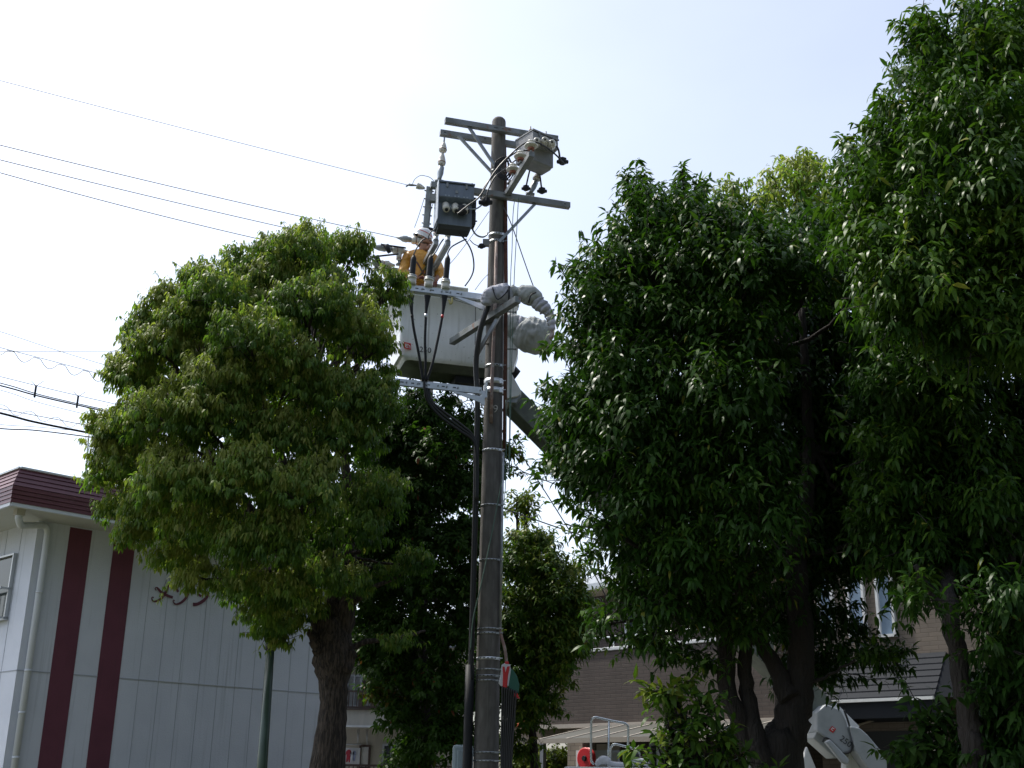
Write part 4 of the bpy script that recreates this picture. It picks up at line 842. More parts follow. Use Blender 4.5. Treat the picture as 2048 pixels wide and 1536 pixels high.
# window on the left face
wz0, wz1 = WL(20, 1238).z, WL(38, 1108).z; t0 = (WL(26, 1170) - CN).dot(u2); wt = t0
def window(par, P0, X, N, w_, z0, z1, frame, glass, mull=1, fw=.05, gl='pane'):
    f = MB(); h = z1 - z0
    for x in (0, w_): f.box(P0 + X * x + Z * (z0 + h / 2) + N * .03, (fw, .09, h + fw), (X, N, Z))
    for z_ in (z0, z1): f.box(P0 + X * w_ / 2 + Z * z_ + N * .032, (w_ - fw, .085, fw), (X, N, Z))
    for i in range(1, mull + 1): f.box(P0 + X * w_ * i / (mull + 1) + Z * (z0 + h / 2) + N * .03, (fw * .8, .06, h - fw), (X, N, Z))
    o = f.build('window', frame, par); MB().box(P0 + X * w_ / 2 + Z * (z0 + h / 2) + N * .012, (w_ - fw * .5, .012, h - fw * .5), (X, N, Z)).build(gl, glass, o); return o
wn = window(apt, CN + u2 * wt, u2, nL1, 1.6, wz0, wz1, alu, glassdark, 1, .03)
gr = MB()
for k in range(9): gr.bar(CN + u2 * (wt + .1 + k * .18) + nL1 * .2 + Z * (wz0 + .02), CN + u2 * (wt + .1 + k * .18) + nL1 * .2 + Z * (wz0 + .5), .012, .012)
gr.bar(CN + u2 * (wt - .02) + nL1 * .2 + Z * (wz0 + .52), CN + u2 * (wt + 1.7) + nL1 * .2 + Z * (wz0 + .52), .04, .04).bar(CN + u2 * (wt - .02) + nL1 * .2 + Z * (wz0 + .02), CN + u2 * (wt + 1.7) + nL1 * .2 + Z * (wz0 + .02), .03, .03)
gr.bar(CN + u2 * wt + nL1 * .2 + Z * (wz0 + .52), CN + u2 * wt + Z * (wz0 + .52), .03, .03).bar(CN + u2 * wt + nL1 * .2 + Z * (wz0 + .02), CN + u2 * wt + Z * (wz0 + .02), .03, .03)
gr.build('window_rail', alu, wn)
# painted name, three kana letters with curled ends
def ribbon(pts, ws, m):
    P = [WR(x, y, .012) for x, y in pts]; sp = smooth_path(P, 5); n_ = len(sp); L = []; Rr = []
    for i, p in enumerate(sp):
        t = (sp[min(i + 1, n_ - 1)] - sp[max(i - 1, 0)]).normalized(); q = t.cross(nR1).normalized(); f = i / (n_ - 1) * (len(ws) - 1); k = min(int(f), len(ws) - 2)
        w_ = (ws[k] + (ws[k + 1] - ws[k]) * (f - k)) * mpp(p); L.append(p + q * w_ / 2); Rr.append(p - q * w_ / 2)
    vs = L + Rr; m.add(vs + [v + nR1 * .012 for v in vs], [(i, i + 1, n_ + i + 1, n_ + i) for i in range(n_ - 1)] + [(2 * n_ + i, 3 * n_ + i, 3 * n_ + i + 1, 2 * n_ + i + 1) for i in range(n_ - 1)])
letters = [([[(312, 1181), (310, 1177), (313, 1174.5), (316, 1178), (323, 1185), (334, 1191), (345, 1195)], [(307, 1196), (305, 1194), (303, 1197), (306, 1202), (314, 1202), (324, 1195), (332, 1183), (338, 1166)]], [[1.2, 1.4, 1.4, 4, 5, 5, 5], [1.2, 1.4, 1.4, 2.5, 4, 5, 5, 3]]),
           ([[(352, 1176), (356, 1184)], [(349, 1202), (347, 1200), (346, 1203), (350, 1208), (357, 1207.5), (366, 1202), (374, 1192), (378, 1178)], [(380, 1168), (383, 1173)], [(385, 1165), (388, 1170)]], [[3, 5], [1.2, 1.4, 1.4, 2.5, 4, 5, 5, 3], [2, 3], [2, 3]]),
           ([[(386, 1209), (395, 1208), (407, 1201), (415, 1192), (417, 1186), (413, 1184), (409, 1187), (411, 1190)], [(396, 1188), (402, 1193)]], [[7, 6, 6, 5, 3, 1.6, 1.2, 1.2], [4, 4]])]
for strokes, wsl in letters:
    m = MB()
    for s_, w_ in zip(strokes, wsl): ribbon(s_, w_, m)
    m.build('name_letter', maroon, apt)
mast = U(172, 968, 21.5); at = empty('antenna_mast', mast, 'thin antenna mast above the maroon roof edge by the tree', 'antenna')
MB().tube([Vector((mast.x, mast.y, eave + .9)), U(175, 905, 21.5), U(178, 860, 21.5)], .018, 8).build('pole', alu, at); MB().tube(smooth_path([U(169, 910, 21.5), U(173, 918, 21.5), U(176, 920, 21.5)]), .008, 5).build('stay', alu, at)

# ---------------------------------------------------------------- house with balconies behind the trunk
YC = 30.0
b2 = empty('balcony_house', U(760, 1536, YC), 'cream house with brown balcony rail and drying laundry behind the thick trunk', 'house'); b2.location.z = 0; b2['_o'] = list(b2.location)
xa, xb = U(560, 1500, YC).x, U(905, 1500, YC).x
zz = lambda y, dy=0: U(740, y, YC + dy).z
def bx_(x0, x1, y0, y1, z0, z1, m_, name, par=b2, bev=0): return MB().box(((x0 + x1) / 2, (y0 + y1) / 2, (z0 + z1) / 2), (x1 - x0, y1 - y0, z1 - z0)).build(name, m_, par, bev)
bx_(xa, xb, YC + 1.3, YC + 8, 0, zz(1310, 1.3), cream, 'wall')
bx_(xa - .3, xb + .3, YC - .3, YC + 8.3, zz(1318), zz(1296), cream, 'eave'); bx_(xa - .4, xb + .4, YC - .45, YC + 8.5, zz(1296), zz(1286), roofgrey, 'roof')
bx_(xa, xb, YC, YC + 1.3, zz(1453), zz(1420), cream, 'balcony_floor'); bx_(xa, xb, YC - .04, YC + .02, zz(1455), zz(1451), whitepaint, 'drip_edge', bev=0)
m = MB(); x = xa
while x < xb: m.box((x, YC - .02, (zz(1416) + zz(1383)) / 2), (.022, .02, zz(1383) - zz(1416))); x += .10
m.box(((xa + xb) / 2, YC - .02, zz(1383)), (xb - xa, .05, .045)).box(((xa + xb) / 2, YC - .02, zz(1415)), (xb - xa, .04, .04)).box(((xa + xb) / 2, YC - .02, zz(1419)), (xb - xa, .1, .03))
for px in (721, 745, 765): q = U(px, 1400, YC - .02).x; m.box((q, YC - .03, (zz(1416) + zz(1383)) / 2), (.09, .05, zz(1383) - zz(1416)))
m.build('balcony_rail', brown, b2)
m = MB(); x = xa
while x < xb: m.box((x, YC - .02, zz(1545)), (.025, .02, .35)); x += .10
m.box(((xa + xb) / 2, YC - .02, zz(1531)), (xb - xa, .05, .05)).build('fence_rail', brown, b2)
YV = YC + 1.3
def w2(px0, px1, py0, py1, frame, glass, mull=1, name='pane'):
    P = U(px0, py1, YV); Q = U(px1, py0, YV); return window(b2, Vector((P.x, YV, 0)), hx, Vector((0, -1, 0)), Q.x - P.x, P.z, Q.z, frame, glass, mull, .05, name)
w2(693, 724, 1352, 1412, alu, curtain, 1); w2(726, 752, 1350, 1414, brown, whitepaint, 0); w2(765, 800, 1490, 1540, alu, glassdark, 1); w2(719, 740, 1492, 1536, brown, whitepaint, 0); 
for i, (px, py, ww, hh, mi, lab) in enumerate([(697, 1512, 9, 24, 1, 'red garment on the drying rail beside the trunk'), (704, 1514, 7, 26, 0, 'white garment on the drying rail'), (708, 1512, 5, 20, 3, 'blue garment on the drying rail'), (745, 1362, 9, 34, 2, 'dark clothes hanging above the balcony rail'), (757, 1372, 8, 22, 2, 'second dark garment hanging above the balcony rail')]):
    q = U(px, py, YC + .4); s_ = mpp(q); mm = MB()
    wv = ww * s_; hv = hh * s_
    mm.prism([q + hx * wv * a + Z * hv * b for a, b in ((-.5, -.5), (-.15, -.45), (0, -.2), (.15, -.5), (.45, -.48), (.4, .2), (.7, .1), (.6, .35), (.2, .5), (-.2, .5), (-.6, .35), (-.65, .05), (-.4, .2))], Vector((0, .05, 0)))
    tag(mm.build('garment', laundry[mi]), lab, 'laundry', 'laundry drying on the balcony house')
m = MB().tube([U(690, 1489, YC + .4), U(722, 1489, YC + .4)], .02, 6)
for px in (715, 733): m.tube([U(px - 1, 1458, YC + .4), U(px + 1, 1489, YC + .4)], .012, 5).tube([U(px + 3, 1458, YC + .4), U(px + 1, 1489, YC + .4)], .012, 5)
m.build('drying_bar', alu, b2)
bx_(U(715, 1500, YC).x - .35, U(715, 1500, YC).x, YC + .5, YC + .6, zz(1530), zz(1495), whitepaint, 'screen_panel')

# ---------------------------------------------------------------- brown sided house on the right
v1 = Vector((.7071, -.7071, 0)); nH = Vector((-.7071, -.7071, 0))    # along the street front (towards the right), and its outward side
H0 = U(1200, 1446, 26); H0.z = 0
hs_ = empty('brown_house', H0, 'brown and tan two storey house with long brick patterned balcony wall', 'house')
def HW(px, py, off=0): return RP(px, py, H0 + nH * off, nH)
def tH(px, py, off=0): return (HW(px, py, off) - H0).dot(v1)
zt_ = HW(1200, 1303).z; zb2 = HW(1200, 1446).z
tL = tH(1060, 1446); tR = tH(1640, 1440); tE = tH(2150, 1400)
def hb(t0, t1, o0, o1, z0, z1, m_, name, par=hs_, bev=0):    # o: distance out from the parapet plane
    return MB().box(H0 + v1 * (t0 + t1) / 2 + nH * (o0 + o1) / 2 + Z * (z0 + z1) / 2, (t1 - t0, abs(o1 - o0), z1 - z0), (v1, nH, Z)).build(name, m_, par, bev)
hb(tL, tR, -.14, 0, zb2, zt_, brickbrown, 'balcony_wall')
hb(tL - .03, tR, -.17, .03, zt_ + .002, zt_ + .075, whitepaint, 'coping', bev=.01)
hb(tL - .02, tR, -1.5, .035, zb2 - .09, zb2 - .004, beige, 'balcony_edge')
m = MB(); 
m.tube([H0 + v1 * (tL + .1) - nH * .08 + Z * (zt_ + .30), H0 + v1 * (tR - .2) - nH * .08 + Z * (zt_ + .30)], .022, 8)
t = tL + .4
while t < tR: m.tube([H0 + v1 * t - nH * .08 + Z * zt_, H0 + v1 * t - nH * .08 + Z * (zt_ + .3)], .016, 6); t += 1.0
m.build('handrail', mat_rail, hs_)
ze = HW(1200, 1172, -1.2).z
hb(tL - .1, tR + .02, -8, -1.5, 0, ze, brickbrown, 'wall')
hb(tR, tE, -8, .0, 0, ze + .1, bricktan, 'wall')
# upper windows behind the balcony
def hwin(px0, px1, py0, py1, off, fr, gl, mull=0, fw=.05):
    a = tH(px0, (py0 + py1) / 2, off); b = tH(px1, (py0 + py1) / 2, off); z1 = HW((px0 + px1) / 2, py0, off).z; z0 = HW((px0 + px1) / 2, py1, off).z
    o = window(hs_, H0 + nH * off + v1 * a, v1, nH, b - a, z0, z1, fr, gl, mull, fw); return o
hwin(1255, 1330, 1200, 1290, -1.5, alu, glassdark, 1)
hwin(1640, 1667, 1150, 1262, 0, whitepaint, glasssky); hwin(1700, 1730, 1152, 1272, 0, whitepaint, glasssky); hwin(1758, 1788, 1150, 1272, 0, whitepaint, glasssky)
# main roof
re = H0 + v1 * (tL - .8); o1 = .35
A_ = H0 + v1 * (tL - .7) - nH * .75; 
ridge_h = 1.5
e0_ = H0 + v1 * (tL - .7) - nH * (.8) + Z * ze; e1_ = H0 + v1 * tE - nH * .8 + Z * ze
g0_ = H0 + v1 * (tL + 3.2) - nH * 4.6 + Z * (ze + ridge_h); g1_ = H0 + v1 * tE - nH * 4.6 + Z * (ze + ridge_h)
f0_ = H0 + v1 * (tL - .7) - nH * 8.6 + Z * ze; f1_ = H0 + v1 * tE - nH * 8.6 + Z * ze
MB().add([e0_, e1_, g1_, g0_, f0_, f1_] , [(0, 1, 2, 3), (0, 3, 4), (4, 3, 2, 5)]).build('roof', roofgrey, hs_)
m = MB().bar(e0_ - Z * .08, e1_ - Z * .08, .12, .14).bar(e0_ - Z * .09, f0_ - Z * .09, .12, .12); m.build('gutter', alu, hs_)
MB().prism([e0_ - Z * .17, e1_ - Z * .17, f1_ - Z * .17, f0_ - Z * .17], Z * .02).build('soffit', beige, hs_)
# porch roof
pz0 = HW(1800, 1388, 1.2).z; a_ = HW(1645, 1412, 1.2); b_ = HW(1868, 1382, 1.2); za = (a_.z + b_.z) / 2; a_.z = b_.z = za
c1 = HW(1892, 1304, .01); c0 = HW(1640, 1330, .01); zc = c1.z; c0.z = zc
rr_ = MB(); N_ = 7
X_ = (b_ - a_)
for i in range(N_):
    f0 = i / N_; f1 = (i + 1) / N_; rr_.add([a_.lerp(c0, f0) + Z * .03, b_.lerp(c1, f0) + Z * .03, b_.lerp(c1, f1) + Z * .008, a_.lerp(c0, f1) + Z * .008, a_.lerp(c0, f0), b_.lerp(c1, f0)], [(0, 1, 2, 3), (4, 5, 1, 0)])
dw = HW(1900, 1346, .01)
rr_.add([b_, b_ + (c1 - b_) + v1 * .9 - Z * (zc - za), c1], [(0, 1, 2)])
rr_.build('porch_roof', slate, hs_)
MB().bar(a_ - Z * .02 + nH * .02, b_ - Z * .02 + nH * .02, .06, .05).build('porch_gutter', whitepaint, hs_)
MB().prism([a_ - Z * .05, b_ - Z * .05, c1 - Z * (zc - za + .05), c0 - Z * (zc - za + .05)], Z * -.26).build('porch_fascia', slate, hs_)
MB().box(b_.lerp(c1, .25) * 1 - Z * 1.4 - v1 * .12 - Z * (zc - za) * .25, (.22, .25, 2.4), (v1, nH, Z)).build('porch_post', beige, hs_)
hb(tH(1710, 1425), tH(1848, 1420), -.02, .06, HW(1780, 1425).z - .04, HW(1780, 1425).z + .02, beige, 'lintel')
hb(tH(1735, 1500), tH(1850, 1500), -.02, .012, 0, HW(1790, 1462).z, darkgap, 'entrance')
# carport
cz = HW(1200, 1478, 1.9).z; ct0 = tH(1078, 1480, 1.9); ct1 = tH(1660, 1470, 1.9)
e_ = lambda t, o1, z: H0 + v1 * t + nH * o1 + Z * z
m = MB(); N_ = 9
cp = empty('carport', e_(ct0, 1.9, 0), 'pale sloping carport roof on grey posts before the brown house', 'carport')
for i in range(N_):
    t0 = ct0 + (ct1 - ct0) * i / N_ + .02; t1 = ct0 + (ct1 - ct0) * (i + 1) / N_ - .02
    m.add([e_(t0, 1.9, cz), e_(t1, 1.9, cz), e_(t1, .1, cz + .34), e_(t0, .1, cz + .34), e_(t0, 1.9, cz + .012), e_(t1, 1.9, cz + .012), e_(t1, .1, cz + .352), e_(t0, .1, cz + .352)], [(0, 1, 2, 3), (4, 7, 6, 5)])
m.build('roof_sheet', carportm, cp)
m = MB().bar(e_(ct0, 1.93, cz - .02), e_(ct1, 1.93, cz - .02), .08, .09).bar(e_(ct0, .1, cz + .33), e_(ct1, .1, cz + .33), .06, .06)
for i in range(N_ + 1): t = ct0 + (ct1 - ct0) * i / N_; m.bar(e_(t, 1.9, cz + .012), e_(t, .1, cz + .352), .04, .03)
m.build('frame', beige, cp)
for t in (tH(1086, 1520, 1.7), tH(1320, 1520, 1.7), tH(1500, 1520, 1.7)): MB().bar(e_(t, 1.7, 0), e_(t, 1.7, cz), .09, .09, nH).build('post', alu, cp)
# ground floor pieces below the carport
hb(tL - .4, tH(1180, 1460, -.3), -.6, -.3, HW(1100, 1482, -.3).z, zb2 - .1, bricktan, 'side_wall'); 
hb(tH(1135, 1500, .2), tH(1165, 1500, .2), -.2, .2, 0, zb2 - .15, bricktan2, 'pillar')
fr = window(hs_, H0 + nH * .21 + v1 * tH(1159, 1520, .21), v1, nH, tH(1186, 1520, .21) - tH(1159, 1520, .21), 1.25, HW(1170, 1504, .21).z, whitepaint, cream, 0, .06, 'back_board')
rq = HW(1173, 1517, .32); rl = empty('hose_reel', rq, 'round red hose reel in a white frame under the carport', 'hose reel')
MB().lathe(rq - nH * .06, rq + nH * .06, [(0, .2), (.1, .22), (.2, .22), (.22, .17), (.7, .17), (.72, .22), (.9, .22), (1, .2)], 24).build('reel', redpaint, rl); MB().lathe(rq + nH * .06, rq + nH * .1, [(0, .06), (1, .05)], 12).build('hub', rubber, rl)
hwin(1305, 1362, 1488, 1560, -1.49, alu, glassdark, 1); hwin(1188, 1242, 1503, 1560, -1.49, alu, curtain, 0)
hb(tH(1192, 1497, -1.4), tH(1238, 1497, -1.4), -1.47, -1.42, HW(1210, 1502, -1.4).z, HW(1210, 1488, -1.4).z, beige, 'name_board')
# orange tiled house far behind
orp = empty('orange_house', U(1060, 1470, 40), 'bit of orange roof glimpsed through the tree right of the pole', 'house'); orp.location.z = 0; orp['_o'] = list(orp.location)
oz = U(1060, 1412, 40).z; ox0 = U(1020, 1450, 40).x; ox1 = U(1088, 1450, 40).x; oz0 = U(1060, 1448, 40).z
MB().prism([(ox0, 40, oz0), (ox1, 40, oz0), (ox1 - .3, 42, oz), (ox0, 42, oz)], (0, 0, -.1)).build('roof', orange, orp); MB().box(((ox0 + ox1) / 2, 42.5, oz0 / 2), (ox1 - ox0, 4, oz0 - .15)).build('wall', cream, orp)
# ---------------------------------------------------------------- trees
def leaf_mesh(name, P, D, N, L, W, tone, m_, droop, parent):
    n_ = len(P); S = np.cross(D, N); S /= np.linalg.norm(S, axis=1, keepdims=True) + 1e-9; N = np.cross(S, D)
    g = np.array([0, 0, -1.0]); D2 = D + g * droop[:, None]; D2 /= np.linalg.norm(D2, axis=1, keepdims=True)
    L = L[:, None]; W = W[:, None]
    v = np.empty((n_, 6, 3), np.float32)
    v[:, 0] = P; mid = P + D * L * .32; v[:, 1] = mid + S * W - N * W * -.25; v[:, 2] = mid - S * W + N * W * .25
    m2 = mid + D2 * L * .36; v[:, 3] = m2 + S * W * .8 + N * W * .15; v[:, 4] = m2 - S * W * .8 + N * W * .15
    D3 = D2 + g * droop[:, None] * .7; D3 /= np.linalg.norm(D3, axis=1, keepdims=True); v[:, 5] = m2 + D3 * L * .36
    org = np.array(parent['_o']); v -= org
    me = bpy.data.meshes.new(name); me.vertices.add(n_ * 6); me.vertices.foreach_set('co', v.reshape(-1).astype(np.float32))
    pat = np.array([0, 1, 2, 1, 3, 4, 2, 3, 5, 4]); li = (np.arange(n_)[:, None] * 6 + pat).reshape(-1).astype(np.int32)
    me.loops.add(len(li)); me.loops.foreach_set('vertex_index', li); me.polygons.add(n_ * 3)
    ls = (np.arange(n_)[:, None] * 10 + np.array([0, 3, 7])).reshape(-1).astype(np.int32); me.polygons.foreach_set('loop_start', ls)
    me.polygons.foreach_set('loop_total', np.tile([3, 4, 3], n_).astype(np.int32)); me.polygons.foreach_set('use_smooth', np.ones(n_ * 3, bool))
    a = me.attributes.new('tone', 'FLOAT', 'POINT'); a.data.foreach_set('value', np.repeat(tone, 6).astype(np.float32))
    me.update(calc_edges=True); me.materials.append(m_)
    o = bpy.data.objects.new(name, me); C.objects.link(o); o.parent = parent; o['_o'] = list(parent['_o']); return o
def unit(a): return a / (np.linalg.norm(a, axis=1, keepdims=True) + 1e-9)
def foliage(lobes, rng, llen, lw, per_area, k, droopv, tonebase, upb=.35, fill=.25, alen=1.25, tail=.07, tv=.12, dome=-.55):
    """lobes: (centre, radius, tone shift); shoots over each lobe's shell, each with k drooping leaves"""
    Ps, Ds, Ns, Ls, Ws, Ts, Dr = [], [], [], [], [], [], []
    for c, r, ts in lobes:
        ns = int(per_area * r * r * 4 * math.pi); 
        if ns < 6: ns = 6
        dv = unit(rng.normal(size=(ns, 3))); dv[:, 2] = np.where(dv[:, 2] < dome, -dv[:, 2] * .4, dv[:, 2]); dv = unit(dv)
        rho = np.where(rng.random(ns) < fill, rng.uniform(.3, .8, ns), rng.normal(.90, .07, ns) + rng.exponential(tail, ns))
        lump_ = 1 + .22 * np.sin(dv[:, 0] * 7 + r * 40) * np.cos(dv[:, 1] * 6 + r * 17) + .14 * np.sin(dv[:, 2] * 11 + dv[:, 0] * 5 + r * 9)
        sp = np.array(c) + dv * (r * rho * lump_)[:, None] * np.array([1, 1, .92])
        ax = unit(dv + np.array([0, 0, upb]) + rng.normal(0, .35, (ns, 3)))
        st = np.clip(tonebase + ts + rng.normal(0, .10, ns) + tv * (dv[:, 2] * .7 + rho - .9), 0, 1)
        kk = k
        sp_ = np.repeat(sp, kk, 0); ax_ = np.repeat(ax, kk, 0); j = np.tile(np.arange(kk), ns); m_ = len(sp_)
        h = np.where(np.abs(ax_[:, 2:3]) > .9, np.array([[1., 0, 0]]), np.array([[0, 0, 1.]])); e1 = unit(np.cross(ax_, h)); e2 = np.cross(ax_, e1)
        an = j * 2.399 + np.repeat(rng.uniform(0, 6.28, ns), kk) + rng.normal(0, .25, m_)
        ro = e1 * np.cos(an)[:, None] + e2 * np.sin(an)[:, None]
        along = (j / kk)[:, None] * llen * alen
        P = sp_ + ax_ * (along - llen * .5 * alen) + ro * .006
        sprd = rng.uniform(.55, 1.25, m_)[:, None]
        D = unit(ax_ * (.35 + .3 * (j / kk)[:, None]) + ro * sprd + np.array([0, 0, -1.0]) * (droopv * rng.uniform(.35, 1.1, m_))[:, None])
        N = unit(ax_ * .8 + np.array([0, 0, .8]) + rng.normal(0, .45, (m_, 3)) - D * .3)
        L = llen * rng.uniform(.55, 1.25, m_); Ps.append(P); Ds.append(D); Ns.append(N); Ls.append(L); Ws.append(L * lw * rng.uniform(.8, 1.15, m_) / 2)
        Ts.append(np.where(rng.random(m_) < .006, 1.0, np.clip(np.repeat(st, kk) + rng.normal(0, .07, m_), 0, .93))); Dr.append(droopv * rng.uniform(.2, .9, m_))
    return [np.concatenate(a) for a in (Ps, Ds, Ns, Ls, Ws, Ts, Dr)]
def limb(m, pts, r0, r1, rnd, seg=9, wob=.05):
    pts = [Vector(p) for p in pts]; sp = smooth_path(pts, 5); n_ = len(sp)
    if isinstance(r0, (list, tuple)):
        rl = [r0[i // 5] * (1 - i % 5 / 5) + r0[min(i // 5 + 1, len(r0) - 1)] * (i % 5 / 5) for i in range(n_)]; m.tube(sp, rl, 20, jit=.06, rnd=rnd); return
    sp = [p + Vector((rnd.uniform(-1, 1), rnd.uniform(-1, 1), rnd.uniform(-.5, .5))) * wob * (0 < i < n_ - 1) * .6 for i, p in enumerate(sp)]
    m.tube(sp, [r0 + (r1 - r0) * (i / (n_ - 1)) ** .8 for i in range(n_)], seg, jit=.07, rnd=rnd)
def make_tree(name, label, cat, base, trunks, lobes_px, Yc, bulge, cxy, hxy, m_, bark_, seed, llen=.12, lw=.40, per_area=60, k=9, droopv=1.0, tonebase=.45, back=True, group=None, fork=None, fill=.25, limbs=True, upb=.35, sprigs=(), extra=(), alen=1.25, tail=.07, jy=.1, nsp=5, spl=1.0, tv=.12, dome=-.55):
    rng = np.random.default_rng(seed); rnd = random.Random(seed)
    t = empty(name, base, label, cat, group); lobes = []
    for l in lobes_px:
        px, py, r = l[:3]; ts = l[3] if len(l) > 3 else 0
        q = 1 - ((px - cxy[0]) / hxy[0]) ** 2 - ((py - cxy[1]) / hxy[1]) ** 2; s_ = math.sqrt(max(0, q))
        Y = (l[4] if len(l) > 4 else Yc - bulge * s_) + rnd.uniform(-jy, jy); c = U(px, py, Y); lobes.append((tuple(c), r * mpp(c), ts + rnd.uniform(-.08, .08)))
        if back and s_ > .15 and len(l) <= 4:
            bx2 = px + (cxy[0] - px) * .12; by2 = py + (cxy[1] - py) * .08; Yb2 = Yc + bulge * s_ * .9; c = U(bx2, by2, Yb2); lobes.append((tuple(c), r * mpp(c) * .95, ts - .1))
    lobes += [(tuple(c), r, ts) for c, r, ts in extra]
    arr = foliage(lobes, rng, llen, lw, per_area, k, droopv, tonebase, upb, fill, alen, tail, tv, dome)
    auto = []
    for c, r, ts in lobes:
        for _ in range(nsp):
            dv = Vector((rnd.gauss(0, 1), rnd.gauss(0, 1), rnd.gauss(.5, .8))).normalized(); auto.append((Vector(c) + dv * r * .8, Vector(c) + dv * (r + rnd.uniform(.10, .28) * spl), ts))
    sg = []
    for a, b, ts in auto:
        n_ = max(2, int((b - a).length / (llen * .9)))
        for i in range(n_): sg.append((tuple(a.lerp(b, (i + 1) / n_)), llen * .15, ts + .05))
    if sg:
        a2 = foliage(sg, rng, llen, lw, 0, 1, droopv * .8, tonebase, upb, 0, .4, 0.02)
        arr = [np.concatenate([x, y]) for x, y in zip(arr, a2)]
    if sprigs:
        sg = []
        for (px, py, px2, py2, Y) in sprigs:
            a = U(px, py, Y); b = U(px2, py2, Y); n_ = max(3, int((b - a).length / (llen * .5)))
            for i in range(n_): sg.append((tuple(a.lerp(b, i / max(1, n_ - 1)) + Vector((rnd.uniform(-1, 1), rnd.uniform(-1, 1), 0)) * llen * .25), llen * .30, .12))
        a2 = foliage(sg, rng, llen, lw, 1, max(4, k // 2), droopv * .7, tonebase, upb, 0)
        arr = [np.concatenate([x, y]) for x, y in zip(arr, a2)]
    leaf_mesh('crown', *arr[:6], m_, arr[6], t); print(name, len(arr[0]))
    m = MB()
    for pts, ra, rb in trunks: limb(m, pts, ra, rb, rnd, 16, .03)
    for a, b, ts in auto: m.tube([a, b], [.005, .002], 4)
    for (px, py, px2, py2, Y) in sprigs: limb(m, [U(px, py, Y), U(px2, py2, Y)], .006, .003, rnd, 4, 0)
    if limbs:
        F0 = [Vector(f) for f in (fork or [trunks[0][0][-1]])]
        for c, r, ts in lobes:
            c = Vector(c); f = min(F0, key=lambda q: (q - c).length); 
            if c.z < f.z - .5 or (c.y < f.y - .7 and 'leaning' in label) or (c - f).length > 3: continue
            mid = f.lerp(c, .5) + Vector((rnd.uniform(-.15, .15), rnd.uniform(-.15, .15), -.1 + rnd.uniform(-.1, .1)))
            L = (c - f).length; limb(m, [f, mid, c], min(.075, .018 + L * .012), .008, rnd, 6, .04)
            for _ in range(5):
                dvv = Vector((rnd.gauss(0, 1), rnd.gauss(0, 1), rnd.gauss(.3, .8))).normalized(); m.tube([mid.lerp(c, rnd.uniform(.4, 1)), c + dvv * r * .5, c + dvv * r * .95], [.009, .006, .003], 4)
    m.build('trunk', bark_, t); return t

# round camphor at the left
Y1 = 15.6
T1b = U(655, 1600, Y1); T1b.z = 0
lb = [(345, 592, 36), (398, 552, 32), (302, 640, 36), (240, 745, 30), (275, 690, 30), (600, 520, 62), (700, 530, 58), (655, 560, 60), (530, 555, 65), (758, 600, 52), (440, 595, 68), (365, 632, 60), (610, 640, 85), (500, 680, 85), (715, 690, 75), (330, 720, 70), (420, 760, 80), (262, 770, 52), (560, 770, 85), (670, 790, 80),
      (330, 850, 85), (232, 870, 48), (450, 860, 85), (240, 960, 62), (570, 870, 75), (360, 975, 85), (690, 890, 75), (300, 1050, 70), (480, 985, 85), (400, 1075, 75), (600, 990, 85), (345, 1125, 45), (475, 1110, 65), (560, 1110, 75),
      (690, 1060, 85), (490, 1190, 55), (585, 1190, 60), (650, 1150, 60), (750, 980, 60), (742, 800, 55), (750, 690, 38), (700, 1170, 45), (545, 1248, 34), (530, 1232, 34), (560, 1262, 26), (260, 1075, 38, .1), (240, 1020, 45), (380, 1165, 34, .2), (205, 840, 28, .1), (210, 900, 35, .15), (200, 960, 32),
      (620, 1225, 36), (575, 1245, 30), (766, 592, 18), (768, 640, 18), (766, 692, 18), (772, 742, 20), (758, 775, 36), (780, 1150, 30, -.1), (830, 1125, 34, -.1), (800, 1290, 30, -.1), (520, 1225, 34), (560, 1285, 22), (525, 1265, 24), (620, 480, 34), (702, 495, 34), (590, 478, 26), (540, 500, 36), (480, 530, 45), (790, 560, 22), (400, 562, 38), (320, 605, 32), (285, 665, 40), (250, 730, 36)]
_r = random.Random(4); lb = [(q[0] + _r.uniform(-14, 14) * (q[2] > 50), q[1] + _r.uniform(-22, 22) * (q[2] > 50), q[2] * (.94 if q[2] > 50 else .98), (q[3] if len(q) > 3 else 0) + (.10 if q[0] < 430 else -.08 if q[0] > 640 and q[1] > 700 else 0)) for q in lb]  # sunlit left side toned lighter, shaded lower right darker, in leaf colour
lb += [(x, y, r * .55, .12) for x, y, r in [(520, 610, 80), (330, 680, 80), (600, 720, 80), (400, 820, 80), (270, 830, 70), (500, 920, 80), (640, 940, 80), (330, 920, 70), (560, 1050, 80), (720, 620, 70), (460, 700, 80), (440, 1000, 70), (300, 980, 70), (640, 600, 70)]]
tf = U(665, 1290, Y1); f1 = U(600, 1120, Y1 - .2); f2 = U(700, 1110, Y1 + .1); f3 = U(640, 950, Y1); f4 = U(560, 900, Y1 - .2); f5 = U(690, 900, Y1 + .2); f6 = U(450, 950, Y1 - .4)
